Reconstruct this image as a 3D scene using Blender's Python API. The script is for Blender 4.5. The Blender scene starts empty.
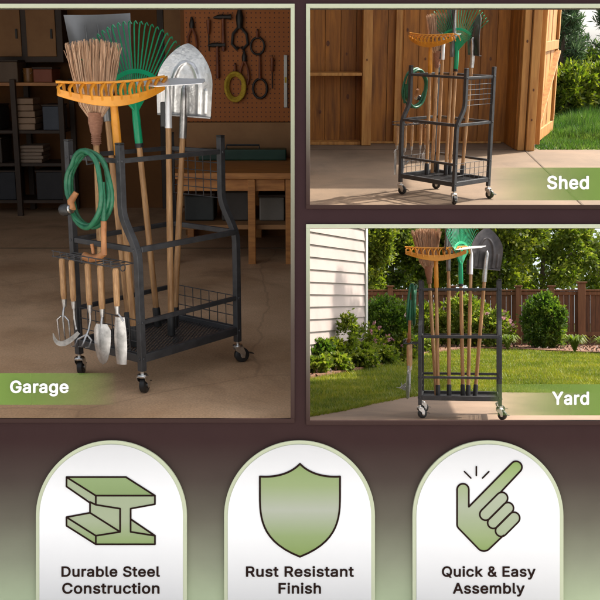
import bpy, bmesh, math, random
import numpy as np
from mathutils import Matrix, Vector, Euler

random.seed(7)
rng = np.random.default_rng(7)
R = math.radians
scene = bpy.context.scene
COL = scene.collection

# ---------------------------------------------------------------- camera, sky, sun, exposure
CAM_H, CAM_PITCH, FPX = 1.275, 13.2, 1000.0
cam_d = bpy.data.cameras.new('camera')
cam_d.sensor_width = 36.0
cam_d.lens = 36.0 * FPX / 600.0
cam_d.clip_end = 400.0
cam = bpy.data.objects.new('camera', cam_d)
COL.objects.link(cam)
cam.location = (0, 0, CAM_H)
cam.rotation_euler = (R(90 - CAM_PITCH), 0, 0)
scene.camera = cam

SUN_DIR = Vector((.603, .357, .713)).normalized()      # towards the sun
world = bpy.data.worlds.new('World')
scene.world = world
world.use_nodes = True
wn = world.node_tree
sky = wn.nodes.new('ShaderNodeTexSky')
sky.sky_type = 'NISHITA'
sky.sun_disc = False
sky.sun_elevation = math.asin(SUN_DIR.z)
sky.sun_rotation = math.atan2(SUN_DIR.x, SUN_DIR.y)
sky.air_density = 1.0
sky.dust_density = 4.0
sky.ozone_density = 0.6
bg = wn.nodes['Background']
bg.inputs['Strength'].default_value = 0.15
hazy = wn.nodes.new('ShaderNodeHueSaturation')             # a milky, lightly clouded sky
hazy.inputs['Saturation'].default_value = 0.28
wn.links.new(sky.outputs['Color'], hazy.inputs['Color'])
wn.links.new(hazy.outputs['Color'], bg.inputs['Color'])

sun_d = bpy.data.lights.new('sun', 'SUN')
sun_d.energy = 3.8
sun_d.angle = R(1.0)
sun_d.color = (1.0, 0.93, 0.82)
sun = bpy.data.objects.new('sun', sun_d)
COL.objects.link(sun)
sun.rotation_euler = SUN_DIR.to_track_quat('Z', 'Y').to_euler()

scene.view_settings.view_transform = 'Standard'
scene.view_settings.look = 'None'
scene.view_settings.gamma = 1.0
scene.view_settings.use_curve_mapping = False
scene.view_settings.exposure = 1.2
scene.render.engine = 'CYCLES'
scene.cycles.max_bounces = 8
scene.cycles.diffuse_bounces = 5
scene.cycles.transparent_max_bounces = 12

# ---------------------------------------------------------------- the three sets
# Each set has a level floor (z = 0) of its own and stands as a tray behind the board; two trays are tilted.
def tray(loc, tilt):
    return Matrix.Translation(loc) @ Matrix.Rotation(R(tilt), 4, 'X')


GARAGE = Matrix.Identity(4)
SHED = tray((0, 0.06697, -0.09436), 2.8)
YARD = tray((0, -0.19227, 0.45525), -13.2)
BOARD = tray((0, 3.50488, 0.45294), 76.8)      # leans back a little, like an easel


# ---------------------------------------------------------------- materials
def srgb(r, g, b):
    def f(c):
        c /= 255.0
        return c / 12.92 if c <= .04045 else ((c + .055) / 1.055) ** 2.4
    return (f(r), f(g), f(b), 1.0)


def new_mat(name):
    m = bpy.data.materials.new(name)
    m.use_nodes = True
    return m, m.node_tree.nodes, m.node_tree.links, m.node_tree.nodes['Principled BSDF']


def c4(c):
    return tuple(c) + (1.0,) if len(c) == 3 else tuple(c)


def mat(name, c1, c2=None, scale=6.0, rough=.6, metal=0.0, bump=0.0, stretch=(1, 1, 1), island=0.0,
        detail=5.0, spread=(.35, .65), rough2=None, bump_scale=None, dist=.004,
        stain=None, speck=None, crack=None):
    m, n, l, p = new_mat(name)
    c1 = c4(c1)
    c2 = c4(c2) if c2 is not None else c1
    tc = n.new('ShaderNodeTexCoord')
    mp = n.new('ShaderNodeMapping')
    mp.inputs['Scale'].default_value = stretch
    l.new(tc.outputs['Object'], mp.inputs['Vector'])
    nz = n.new('ShaderNodeTexNoise')
    nz.inputs['Scale'].default_value = scale
    nz.inputs['Detail'].default_value = detail
    nz.inputs['Roughness'].default_value = .62
    l.new(mp.outputs['Vector'], nz.inputs['Vector'])
    rp = n.new('ShaderNodeValToRGB')
    rp.color_ramp.elements[0].position = spread[0]
    rp.color_ramp.elements[1].position = spread[1]
    rp.color_ramp.elements[0].color = c1
    rp.color_ramp.elements[1].color = c2
    l.new(nz.outputs['Fac'], rp.inputs['Fac'])
    col = rp.outputs['Color']
    if island:
        g = n.new('ShaderNodeNewGeometry')
        hs = n.new('ShaderNodeHueSaturation')
        mr = n.new('ShaderNodeMapRange')
        mr.inputs['To Min'].default_value = 1 - island
        mr.inputs['To Max'].default_value = 1 + island
        l.new(g.outputs['Random Per Island'], mr.inputs['Value'])
        l.new(mr.outputs['Result'], hs.inputs['Value'])
        l.new(col, hs.inputs['Color'])
        col = hs.outputs['Color']
    def mul(fac_socket, lo, hi, t0, t1):
        nonlocal col
        q = n.new('ShaderNodeMapRange')
        q.inputs['From Min'].default_value = lo
        q.inputs['From Max'].default_value = hi
        q.inputs['To Min'].default_value = t0
        q.inputs['To Max'].default_value = t1
        l.new(fac_socket, q.inputs['Value'])
        h = n.new('ShaderNodeHueSaturation')
        l.new(q.outputs['Result'], h.inputs['Value'])
        l.new(col, h.inputs['Color'])
        col = h.outputs['Color']
    if stain:                       # worn and soiled patches: scale, darkest value
        a_ = n.new('ShaderNodeTexNoise')
        a_.inputs['Scale'].default_value = stain[0]
        a_.inputs['Detail'].default_value = 8
        a_.inputs['Roughness'].default_value = .7
        a_.inputs['Distortion'].default_value = .8
        l.new(mp.outputs['Vector'], a_.inputs['Vector'])
        mul(a_.outputs['Fac'], .5, .72, 1.0, stain[1])
    if speck:                       # fine grit: scale, strength
        a_ = n.new('ShaderNodeTexNoise')
        a_.inputs['Scale'].default_value = speck[0]
        a_.inputs['Detail'].default_value = 3
        l.new(tc.outputs['Object'], a_.inputs['Vector'])
        mul(a_.outputs['Fac'], .3, .7, 1 - speck[1], 1 + speck[1])
    if crack:                       # hairline cracks: scale, width
        w_ = n.new('ShaderNodeTexNoise')
        w_.inputs['Scale'].default_value = crack[0] * 2.5
        w_.inputs['Detail'].default_value = 6
        l.new(tc.outputs['Object'], w_.inputs['Vector'])
        ad = n.new('ShaderNodeMixRGB')
        ad.blend_type = 'ADD'
        ad.inputs['Fac'].default_value = .35
        l.new(tc.outputs['Object'], ad.inputs['Color1'])
        l.new(w_.outputs['Color'], ad.inputs['Color2'])
        vo = n.new('ShaderNodeTexVoronoi')
        vo.feature = 'DISTANCE_TO_EDGE'
        vo.inputs['Scale'].default_value = crack[0]
        l.new(ad.outputs['Color'], vo.inputs['Vector'])
        mul(vo.outputs['Distance'], 0, crack[1], .78, 1.0)
    l.new(col, p.inputs['Base Color'])
    p.inputs['Roughness'].default_value = rough
    if rough2 is not None:
        mr2 = n.new('ShaderNodeMapRange')
        mr2.inputs['To Min'].default_value = rough
        mr2.inputs['To Max'].default_value = rough2
        l.new(nz.outputs['Fac'], mr2.inputs['Value'])
        l.new(mr2.outputs['Result'], p.inputs['Roughness'])
    p.inputs['Metallic'].default_value = metal
    if bump:
        b = n.new('ShaderNodeBump')
        b.inputs['Strength'].default_value = bump
        b.inputs['Distance'].default_value = dist
        src = nz
        if bump_scale:
            src = n.new('ShaderNodeTexNoise')
            src.inputs['Scale'].default_value = bump_scale
            src.inputs['Detail'].default_value = 6
            l.new(mp.outputs['Vector'], src.inputs['Vector'])
        l.new(src.outputs['Fac'], b.inputs['Height'])
        l.new(b.outputs['Normal'], p.inputs['Normal'])
    return m


def mat_leaf(name, ca, cb, cc, trans=.35, rough=.55, patch=None):
    m, n, l, p = new_mat(name)
    g = n.new('ShaderNodeNewGeometry')
    rp = n.new('ShaderNodeValToRGB')
    rp.color_ramp.elements[0].color = c4(ca)
    rp.color_ramp.elements[1].color = c4(cc)
    e = rp.color_ramp.elements.new(.55)
    e.color = c4(cb)
    l.new(g.outputs['Random Per Island'], rp.inputs['Fac'])
    leaf_col = rp.outputs['Color']
    if patch:                       # drier and lusher patches: scale, strength
        tc = n.new('ShaderNodeTexCoord')
        nz = n.new('ShaderNodeTexNoise')
        nz.inputs['Scale'].default_value = patch[0]
        nz.inputs['Detail'].default_value = 5
        nz.inputs['Roughness'].default_value = .65
        l.new(tc.outputs['Object'], nz.inputs['Vector'])
        vm = n.new('ShaderNodeMapRange')
        vm.inputs['From Min'].default_value = .35
        vm.inputs['From Max'].default_value = .65
        vm.inputs['To Min'].default_value = 1 - patch[1]
        vm.inputs['To Max'].default_value = 1 + patch[1]
        hm = n.new('ShaderNodeMapRange')
        hm.inputs['From Min'].default_value = .35
        hm.inputs['From Max'].default_value = .65
        hm.inputs['To Min'].default_value = .515
        hm.inputs['To Max'].default_value = .472
        l.new(nz.outputs['Fac'], vm.inputs['Value'])
        l.new(nz.outputs['Fac'], hm.inputs['Value'])
        hv = n.new('ShaderNodeHueSaturation')
        l.new(vm.outputs['Result'], hv.inputs['Value'])
        l.new(hm.outputs['Result'], hv.inputs['Hue'])
        l.new(leaf_col, hv.inputs['Color'])
        leaf_col = hv.outputs['Color']
    l.new(leaf_col, p.inputs['Base Color'])
    p.inputs['Roughness'].default_value = rough
    p.inputs['Specular IOR Level'].default_value = .3
    t = n.new('ShaderNodeBsdfTranslucent')
    hs = n.new('ShaderNodeHueSaturation')
    hs.inputs['Value'].default_value = 1.6
    hs.inputs['Saturation'].default_value = 1.1
    l.new(leaf_col, hs.inputs['Color'])
    l.new(hs.outputs['Color'], t.inputs['Color'])
    mx = n.new('ShaderNodeMixShader')
    mx.inputs['Fac'].default_value = trans
    l.new(p.outputs['BSDF'], mx.inputs[1])
    l.new(t.outputs['BSDF'], mx.inputs[2])
    l.new(mx.outputs['Shader'], n['Material Output'].inputs['Surface'])
    return m


def mat_print(name, stops, axis='Y', rough=.55, mottled=.0):
    """A printed colour ramp on a flat sheet: stops are (coordinate in metres, colour) along a local axis."""
    m, n, l, p = new_mat(name)
    tc = n.new('ShaderNodeTexCoord')
    sp = n.new('ShaderNodeSeparateXYZ')
    l.new(tc.outputs['Object'], sp.inputs['Vector'])
    lo, hi = stops[0][0], stops[-1][0]
    mr = n.new('ShaderNodeMapRange')
    mr.inputs['From Min'].default_value = lo
    mr.inputs['From Max'].default_value = hi
    l.new(sp.outputs[axis], mr.inputs['Value'])
    rp = n.new('ShaderNodeValToRGB')
    els = rp.color_ramp.elements
    while len(els) < len(stops):
        els.new(.5)
    for e, (x, c) in zip(els, stops):
        e.position = (x - lo) / (hi - lo)
    for e, (x, c) in zip(els, stops):
        e.color = c4(c)
    l.new(mr.outputs['Result'], rp.inputs['Fac'])
    col = rp.outputs['Color']
    if mottled:
        nz = n.new('ShaderNodeTexNoise')
        nz.inputs['Scale'].default_value = 9
        nz.inputs['Detail'].default_value = 6
        l.new(tc.outputs['Object'], nz.inputs['Vector'])
        mr3 = n.new('ShaderNodeMapRange')
        mr3.inputs['To Min'].default_value = 1 - mottled
        mr3.inputs['To Max'].default_value = 1 + mottled
        l.new(nz.outputs['Fac'], mr3.inputs['Value'])
        hs = n.new('ShaderNodeHueSaturation')
        l.new(mr3.outputs['Result'], hs.inputs['Value'])
        l.new(col, hs.inputs['Color'])
        col = hs.outputs['Color']
    l.new(col, p.inputs['Base Color'])
    p.inputs['Roughness'].default_value = rough
    p.inputs['Specular IOR Level'].default_value = .04
    return m


def mat_film(name, colour, x_clear, x_full, full=.92):
    """Tinted film whose ink thins out along local X."""
    m, n, l, p = new_mat(name)
    tc = n.new('ShaderNodeTexCoord')
    sp = n.new('ShaderNodeSeparateXYZ')
    l.new(tc.outputs['Object'], sp.inputs['Vector'])
    mr = n.new('ShaderNodeMapRange')
    mr.inputs['From Min'].default_value = x_clear
    mr.inputs['From Max'].default_value = x_full
    mr.inputs['To Max'].default_value = full
    l.new(sp.outputs['X'], mr.inputs['Value'])
    tr = n.new('ShaderNodeBsdfTransparent')
    mx = n.new('ShaderNodeMixShader')
    l.new(mr.outputs['Result'], mx.inputs['Fac'])
    p.inputs['Base Color'].default_value = c4(colour)
    p.inputs['Roughness'].default_value = .6
    p.inputs['Specular IOR Level'].default_value = .1
    l.new(tr.outputs['BSDF'], mx.inputs[1])
    l.new(p.outputs['BSDF'], mx.inputs[2])
    l.new(mx.outputs['Shader'], n['Material Output'].inputs['Surface'])
    return m


# ---------------------------------------------------------------- mesh helpers
class MB:
    def __init__(self):
        self.v = []
        self.f = []

    def add(self, vs, fs, m=None):
        o = len(self.v)
        for p in vs:
            p = Vector(p)
            self.v.append(tuple(m @ p) if m is not None else tuple(p))
        self.f.extend([tuple(i + o for i in f) for f in fs])
        return self

    def box(self, x0, x1, y0, y1, z0, z1, m=None):
        vs = [(x, y, z) for z in (z0, z1) for y in (y0, y1) for x in (x0, x1)]
        fs = [(0, 2, 3, 1), (4, 5, 7, 6), (0, 1, 5, 4), (2, 6, 7, 3), (0, 4, 6, 2), (1, 3, 7, 5)]
        return self.add(vs, fs, m)

    def bar(self, p0, p1, w, h, up=(0, 0, 1)):
        p0, p1 = Vector(p0), Vector(p1)
        d = (p1 - p0).normalized()
        u = Vector(up)
        if abs(d.dot(u)) > .95:
            u = Vector((1, 0, 0))
        s = d.cross(u).normalized()
        u = s.cross(d)
        vs = []
        for p in (p0, p1):
            for a, b in ((-1, -1), (1, -1), (1, 1), (-1, 1)):
                vs.append(p + s * (a * w / 2) + u * (b * h / 2))
        return self.add(vs, [(3, 2, 1, 0), (4, 5, 6, 7), (0, 1, 5, 4), (1, 2, 6, 5), (2, 3, 7, 6), (3, 0, 4, 7)])

    def sweep(self, pts, prof, closed=False, radii=None, ref=(0, 0, 1)):
        pts = [Vector(p) for p in pts]
        n, k = len(pts), len(prof)
        rings = []
        prev = None
        for i, p in enumerate(pts):
            a = pts[i - 1] if (i > 0 or closed) else p
            b = pts[(i + 1) % n] if (i < n - 1 or closed) else p
            d = (b - a).normalized()
            if prev is None:
                u = Vector(ref)
                if abs(d.dot(u)) > .95:
                    u = Vector((1, 0, 0)) if abs(d.x) < .9 else Vector((0, 1, 0))
                s = d.cross(u).normalized()
            else:
                s = (prev - d * prev.dot(d)).normalized()
            prev = s
            u = s.cross(d)
            rr = radii[i] if radii else 1.0
            rings.append([p + s * (x * rr) + u * (y * rr) for x, y in prof])
        vs = [q for r in rings for q in r]
        fs = []
        m = n if closed else n - 1
        for i in range(m):
            j = (i + 1) % n
            for q in range(k):
                r = (q + 1) % k
                fs.append((i * k + q, i * k + r, j * k + r, j * k + q))
        if not closed:
            fs.append(tuple(range(k - 1, -1, -1)))
            fs.append(tuple((n - 1) * k + q for q in range(k)))
        return self.add(vs, fs)

    def tube(self, pts, r, n=8, closed=False, radii=None):
        prof = [(math.cos(2 * math.pi * i / n), math.sin(2 * math.pi * i / n)) for i in range(n)]
        if radii is None:
            prof = [(x * r, y * r) for x, y in prof]
        return self.sweep(pts, prof, closed, radii)

    def lathe(self, prof, n=20, m=None):
        vs, fs = [], []
        for r, z in prof:
            for i in range(n):
                a = 2 * math.pi * i / n
                vs.append((r * math.cos(a), r * math.sin(a), z))
        for j in range(len(prof) - 1):
            for i in range(n):
                k = (i + 1) % n
                fs.append((j * n + i, j * n + k, (j + 1) * n + k, (j + 1) * n + i))
        fs.append(tuple(range(n - 1, -1, -1)))
        fs.append(tuple((len(prof) - 1) * n + i for i in range(n)))
        return self.add(vs, fs, m)

    def prism(self, poly, z0, z1, m=None):
        n = len(poly)
        area = sum(poly[i][0] * poly[(i + 1) % n][1] - poly[(i + 1) % n][0] * poly[i][1] for i in range(n))
        if area < 0:
            poly = list(reversed(poly))
        vs = [(x, y, z0) for x, y in poly] + [(x, y, z1) for x, y in poly]
        fs = [tuple(range(n - 1, -1, -1)), tuple(range(n, 2 * n))]
        for i in range(n):
            j = (i + 1) % n
            fs.append((i, j, n + j, n + i))
        return self.add(vs, fs, m)

    def build(self, name, material, parent=None, smooth=None, bevel=0.0, seg=2):
        me = bpy.data.meshes.new(name)
        me.from_pydata(self.v, [], self.f)
        me.update()
        if smooth:
            me.polygons.foreach_set('use_smooth', [True] * len(me.polygons))
            me.set_sharp_from_angle(angle=R(smooth))
        me.materials.append(material)
        o = bpy.data.objects.new(name, me)
        COL.objects.link(o)
        if parent is not None:
            o.parent = parent
        if bevel:
            b = o.modifiers.new('soft_edge', 'BEVEL')
            b.width = bevel
            b.segments = seg
            b.limit_method = 'ANGLE'
            b.angle_limit = R(40)
        return o


def np_mesh(name, verts, k, material, parent=None):
    """verts: (n*k, 3) array, each k consecutive vertices one face."""
    n = len(verts) // k
    me = bpy.data.meshes.new(name)
    me.vertices.add(n * k)
    me.vertices.foreach_set('co', np.asarray(verts, np.float32).ravel())
    me.loops.add(n * k)
    me.loops.foreach_set('vertex_index', np.arange(n * k, dtype=np.int32))
    me.polygons.add(n)
    me.polygons.foreach_set('loop_start', np.arange(0, n * k, k, dtype=np.int32))
    me.update(calc_edges=True)
    me.validate()
    me.materials.append(material)
    o = bpy.data.objects.new(name, me)
    COL.objects.link(o)
    if parent is not None:
        o.parent = parent
    return o


def tag(o, label=None, cat=None, group=None, kind=None):
    for k, v in (('label', label), ('category', cat), ('group', group), ('kind', kind)):
        if v:
            o[k] = v
    return o


def empty(name, M=None, label=None, cat=None, group=None):
    o = bpy.data.objects.new(name, None)
    o.empty_display_size = .1
    COL.objects.link(o)
    if M is not None:
        o.matrix_world = M
    return tag(o, label, cat, group)


def place(o, M):
    o.matrix_world = M
    return o


def copy_tree(o, parent=None):
    c = o.copy()
    COL.objects.link(c)
    if parent is not None:
        c.parent = parent
    for ch in list(o.children):
        copy_tree(ch, c)
    return c


def lift(o, dz, keep=('handle', 'grip')):
    """Slide every part of a tool but its shaft along the shaft."""
    for ch in o.children:
        if ch.name.split('.')[0] not in keep:
            ch.data.transform(Matrix.Translation((0, 0, dz)))
    return o


def T(x, y, z=0.0):
    return Matrix.Translation((x, y, z))


def RZ(a):
    return Matrix.Rotation(R(a), 4, 'Z')


def RX(a):
    return Matrix.Rotation(R(a), 4, 'X')


def RY(a):
    return Matrix.Rotation(R(a), 4, 'Y')


# ---------------------------------------------------------------- shared materials
M = {}
M['steel_black'] = mat('black_powder_coat', (.030, .030, .032), (.050, .050, .052), stain=(9, .7), scale=30, rough=.42, rough2=.55, bump=.15, bump_scale=350, dist=.0006)
M['zinc'] = mat('zinc_plate', (.55, .55, .54), (.72, .72, .70), scale=40, rough=.3, metal=1.0)
M['rubber'] = mat('black_rubber', (.012, .012, .012), (.022, .022, .022), scale=30, rough=.5)
M['handle_wood'] = mat('ash_handle', srgb(140, 98, 58), srgb(196, 152, 104), stain=(2.2, .62), scale=5, rough=.5, stretch=(14, 14, 1.2), bump=.1)
M['handle_wood_pale'] = mat('pale_handle', srgb(150, 106, 66), srgb(205, 163, 114), stain=(6, .68), scale=5, rough=.5, stretch=(30, 30, 3))
M['orange'] = mat('orange_plastic', srgb(206, 132, 32), srgb(222, 152, 48), stain=(14, .8), scale=8, rough=.42)
M['green'] = mat('green_plastic', srgb(20, 132, 88), srgb(36, 156, 108), stain=(14, .75), scale=8, rough=.35)
M['green_hub'] = mat('green_hub_plastic', srgb(10, 150, 100), srgb(20, 168, 116), scale=8, rough=.3)
M['straw'] = mat('broom_straw', srgb(172, 134, 104), srgb(210, 174, 142), scale=9, rough=.8, island=.28, stretch=(8, 8, 1))
M['straw_tie'] = mat('straw_binding', srgb(140, 96, 74), srgb(170, 122, 96), scale=60, rough=.8, bump=.5, stretch=(1, 1, 6))
M['grey_plate'] = mat('grey_scoop_plastic', (.14, .14, .14), (.20, .20, .20), scale=4, rough=.25, metal=.3)
M['black_plastic'] = mat('black_plastic', (.015, .015, .015), (.03, .03, .03), scale=10, rough=.4)
M['silver'] = mat('hammered_silver', (.62, .62, .62), (.82, .82, .81), scale=26, rough=.32, metal=.85, bump=.5, dist=.004, bump_scale=60)
M['old_steel'] = mat('dull_grey_steel', (.06, .055, .055), (.13, .115, .11), scale=12, rough=.5, metal=.6, bump=.3, dist=.002)
M['bright_steel'] = mat('bright_steel', (.78, .78, .78), (.88, .88, .88), scale=14, rough=.35, metal=.45)
M['tool_steel'] = mat('tool_steel', (.40, .39, .38), (.62, .61, .60), stain=(26, .55), scale=30, rough=.32, metal=.85)
M['hose'] = mat('hose_green', srgb(24, 88, 60), srgb(42, 116, 82), stain=(20, .7), scale=30, rough=.4)
M['hose_fit'] = mat('hose_fitting', srgb(150, 96, 56), srgb(182, 124, 76), scale=20, rough=.5)

# ---------------------------------------------------------------- the display board
K = .0036


def U(px):
    return (px - 300) * K


def V(py):
    return (300 - py) * K


B = {}
B['brown'] = mat_print('board_print', [
    (V(640), srgb(170, 184, 150)), (V(600), srgb(158, 169, 140)), (V(560), srgb(128, 131, 112)), (V(520), srgb(96, 92, 81)),
    (V(480), srgb(70, 60, 55)), (V(442), srgb(55, 39, 38)), (V(300), srgb(53, 37, 38)), (V(-40), srgb(55, 39, 41))], mottled=.10)
B['sage'] = mat('sage_print', srgb(174, 180, 152), srgb(180, 186, 158), scale=3, rough=.5)
B['white'] = mat_print('plaque_white', [(V(640), (.48, .48, .485)), (V(600), (.54, .54, .545)), (V(560), (.66, .66, .665)), (V(525), (.77, .77, .775)),
                                        (V(500), (.77, .77, .775)), (V(440), (.54, .54, .545))])
B['ink'] = mat('dark_ink', srgb(36, 24, 21), srgb(40, 27, 23), scale=3, rough=.6)
B['ink'].node_tree.nodes['Principled BSDF'].inputs['Specular IOR Level'].default_value = .03
B['letter_white'] = mat('white_letter', (.86, .86, .86), (.9, .9, .9), scale=3, rough=.5)


def frame_mat(name, top, bottom):
    return mat_print(name, [(V(bottom), srgb(60, 44, 41)), (V(bottom - (bottom - top) * .22), srgb(78, 66, 60)),
                            (V((top + bottom) / 2), srgb(124, 121, 105)), (V(top + (bottom - top) * .2), srgb(162, 166, 142)), (V(top), srgb(180, 184, 160))])


board = empty('display_board', BOARD, 'big brown and sage display board with three picture windows', 'display board')
OPEN = [(-30, 290.6, 8.2, 418.6), (310, 630, 8.2, 205), (310, 630, 228.2, 420.6)]


def board_panel():
    xs = sorted({-46, 646} | {o[0] for o in OPEN} | {o[1] for o in OPEN})
    ys = sorted({-46, 650} | {o[2] for o in OPEN} | {o[3] for o in OPEN})
    bm = bmesh.new()
    vv = {}

    def gv(x, y):
        if (x, y) not in vv:
            vv[(x, y)] = bm.verts.new((U(x), V(y), 0))
        return vv[(x, y)]
    for i in range(len(xs) - 1):
        for j in range(len(ys) - 1):
            cx, cy = (xs[i] + xs[i + 1]) / 2, (ys[j] + ys[j + 1]) / 2
            if any(o[0] < cx < o[1] and o[2] < cy < o[3] for o in OPEN):
                continue
            bm.faces.new([gv(xs[i], ys[j + 1]), gv(xs[i + 1], ys[j + 1]), gv(xs[i + 1], ys[j]), gv(xs[i], ys[j])])
    r = bmesh.ops.extrude_face_region(bm, geom=bm.faces[:])
    for e in r['geom']:
        if isinstance(e, bmesh.types.BMVert):
            e.co.z -= .02
    bmesh.ops.recalc_face_normals(bm, faces=bm.faces[:])
    me = bpy.data.meshes.new('panel')
    bm.to_mesh(me)
    bm.free()
    me.materials.append(B['brown'])
    o = bpy.data.objects.new('panel', me)
    COL.objects.link(o)
    o.parent = board


board_panel()


def window_frame(o, sides, name):
    x0, x1, y0, y1 = o
    b = MB()
    w = 4.0
    z0, z1 = -.018, .007
    L = x0 - w if 'l' in sides else x0
    Rr = x1 + w if 'r' in sides else x1
    b.box(U(L), U(Rr), V(y0), V(y0 - w), z0, z1)
    b.box(U(L), U(Rr), V(y1 + w), V(y1), z0, z1)
    if 'l' in sides:
        b.box(U(x0 - w), U(x0), V(y1), V(y0), z0, z1)
    if 'r' in sides:
        b.box(U(x1), U(x1 + w), V(y1), V(y0), z0, z1)
    b.build('window_frame', frame_mat(name, y0 - 4, y1 + 4), board, bevel=.0012)


window_frame(OPEN[0], 'lr', 'frame_print_tall')
window_frame(OPEN[1], 'lr', 'frame_print_upper')
window_frame(OPEN[2], 'lr', 'frame_print_lower')
for x in (-44, 644):
    MB().box(U(x) - .03, U(x) + .03, V(650), V(300), -.09, -.022).build('post', M['steel_black'], board)


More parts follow.
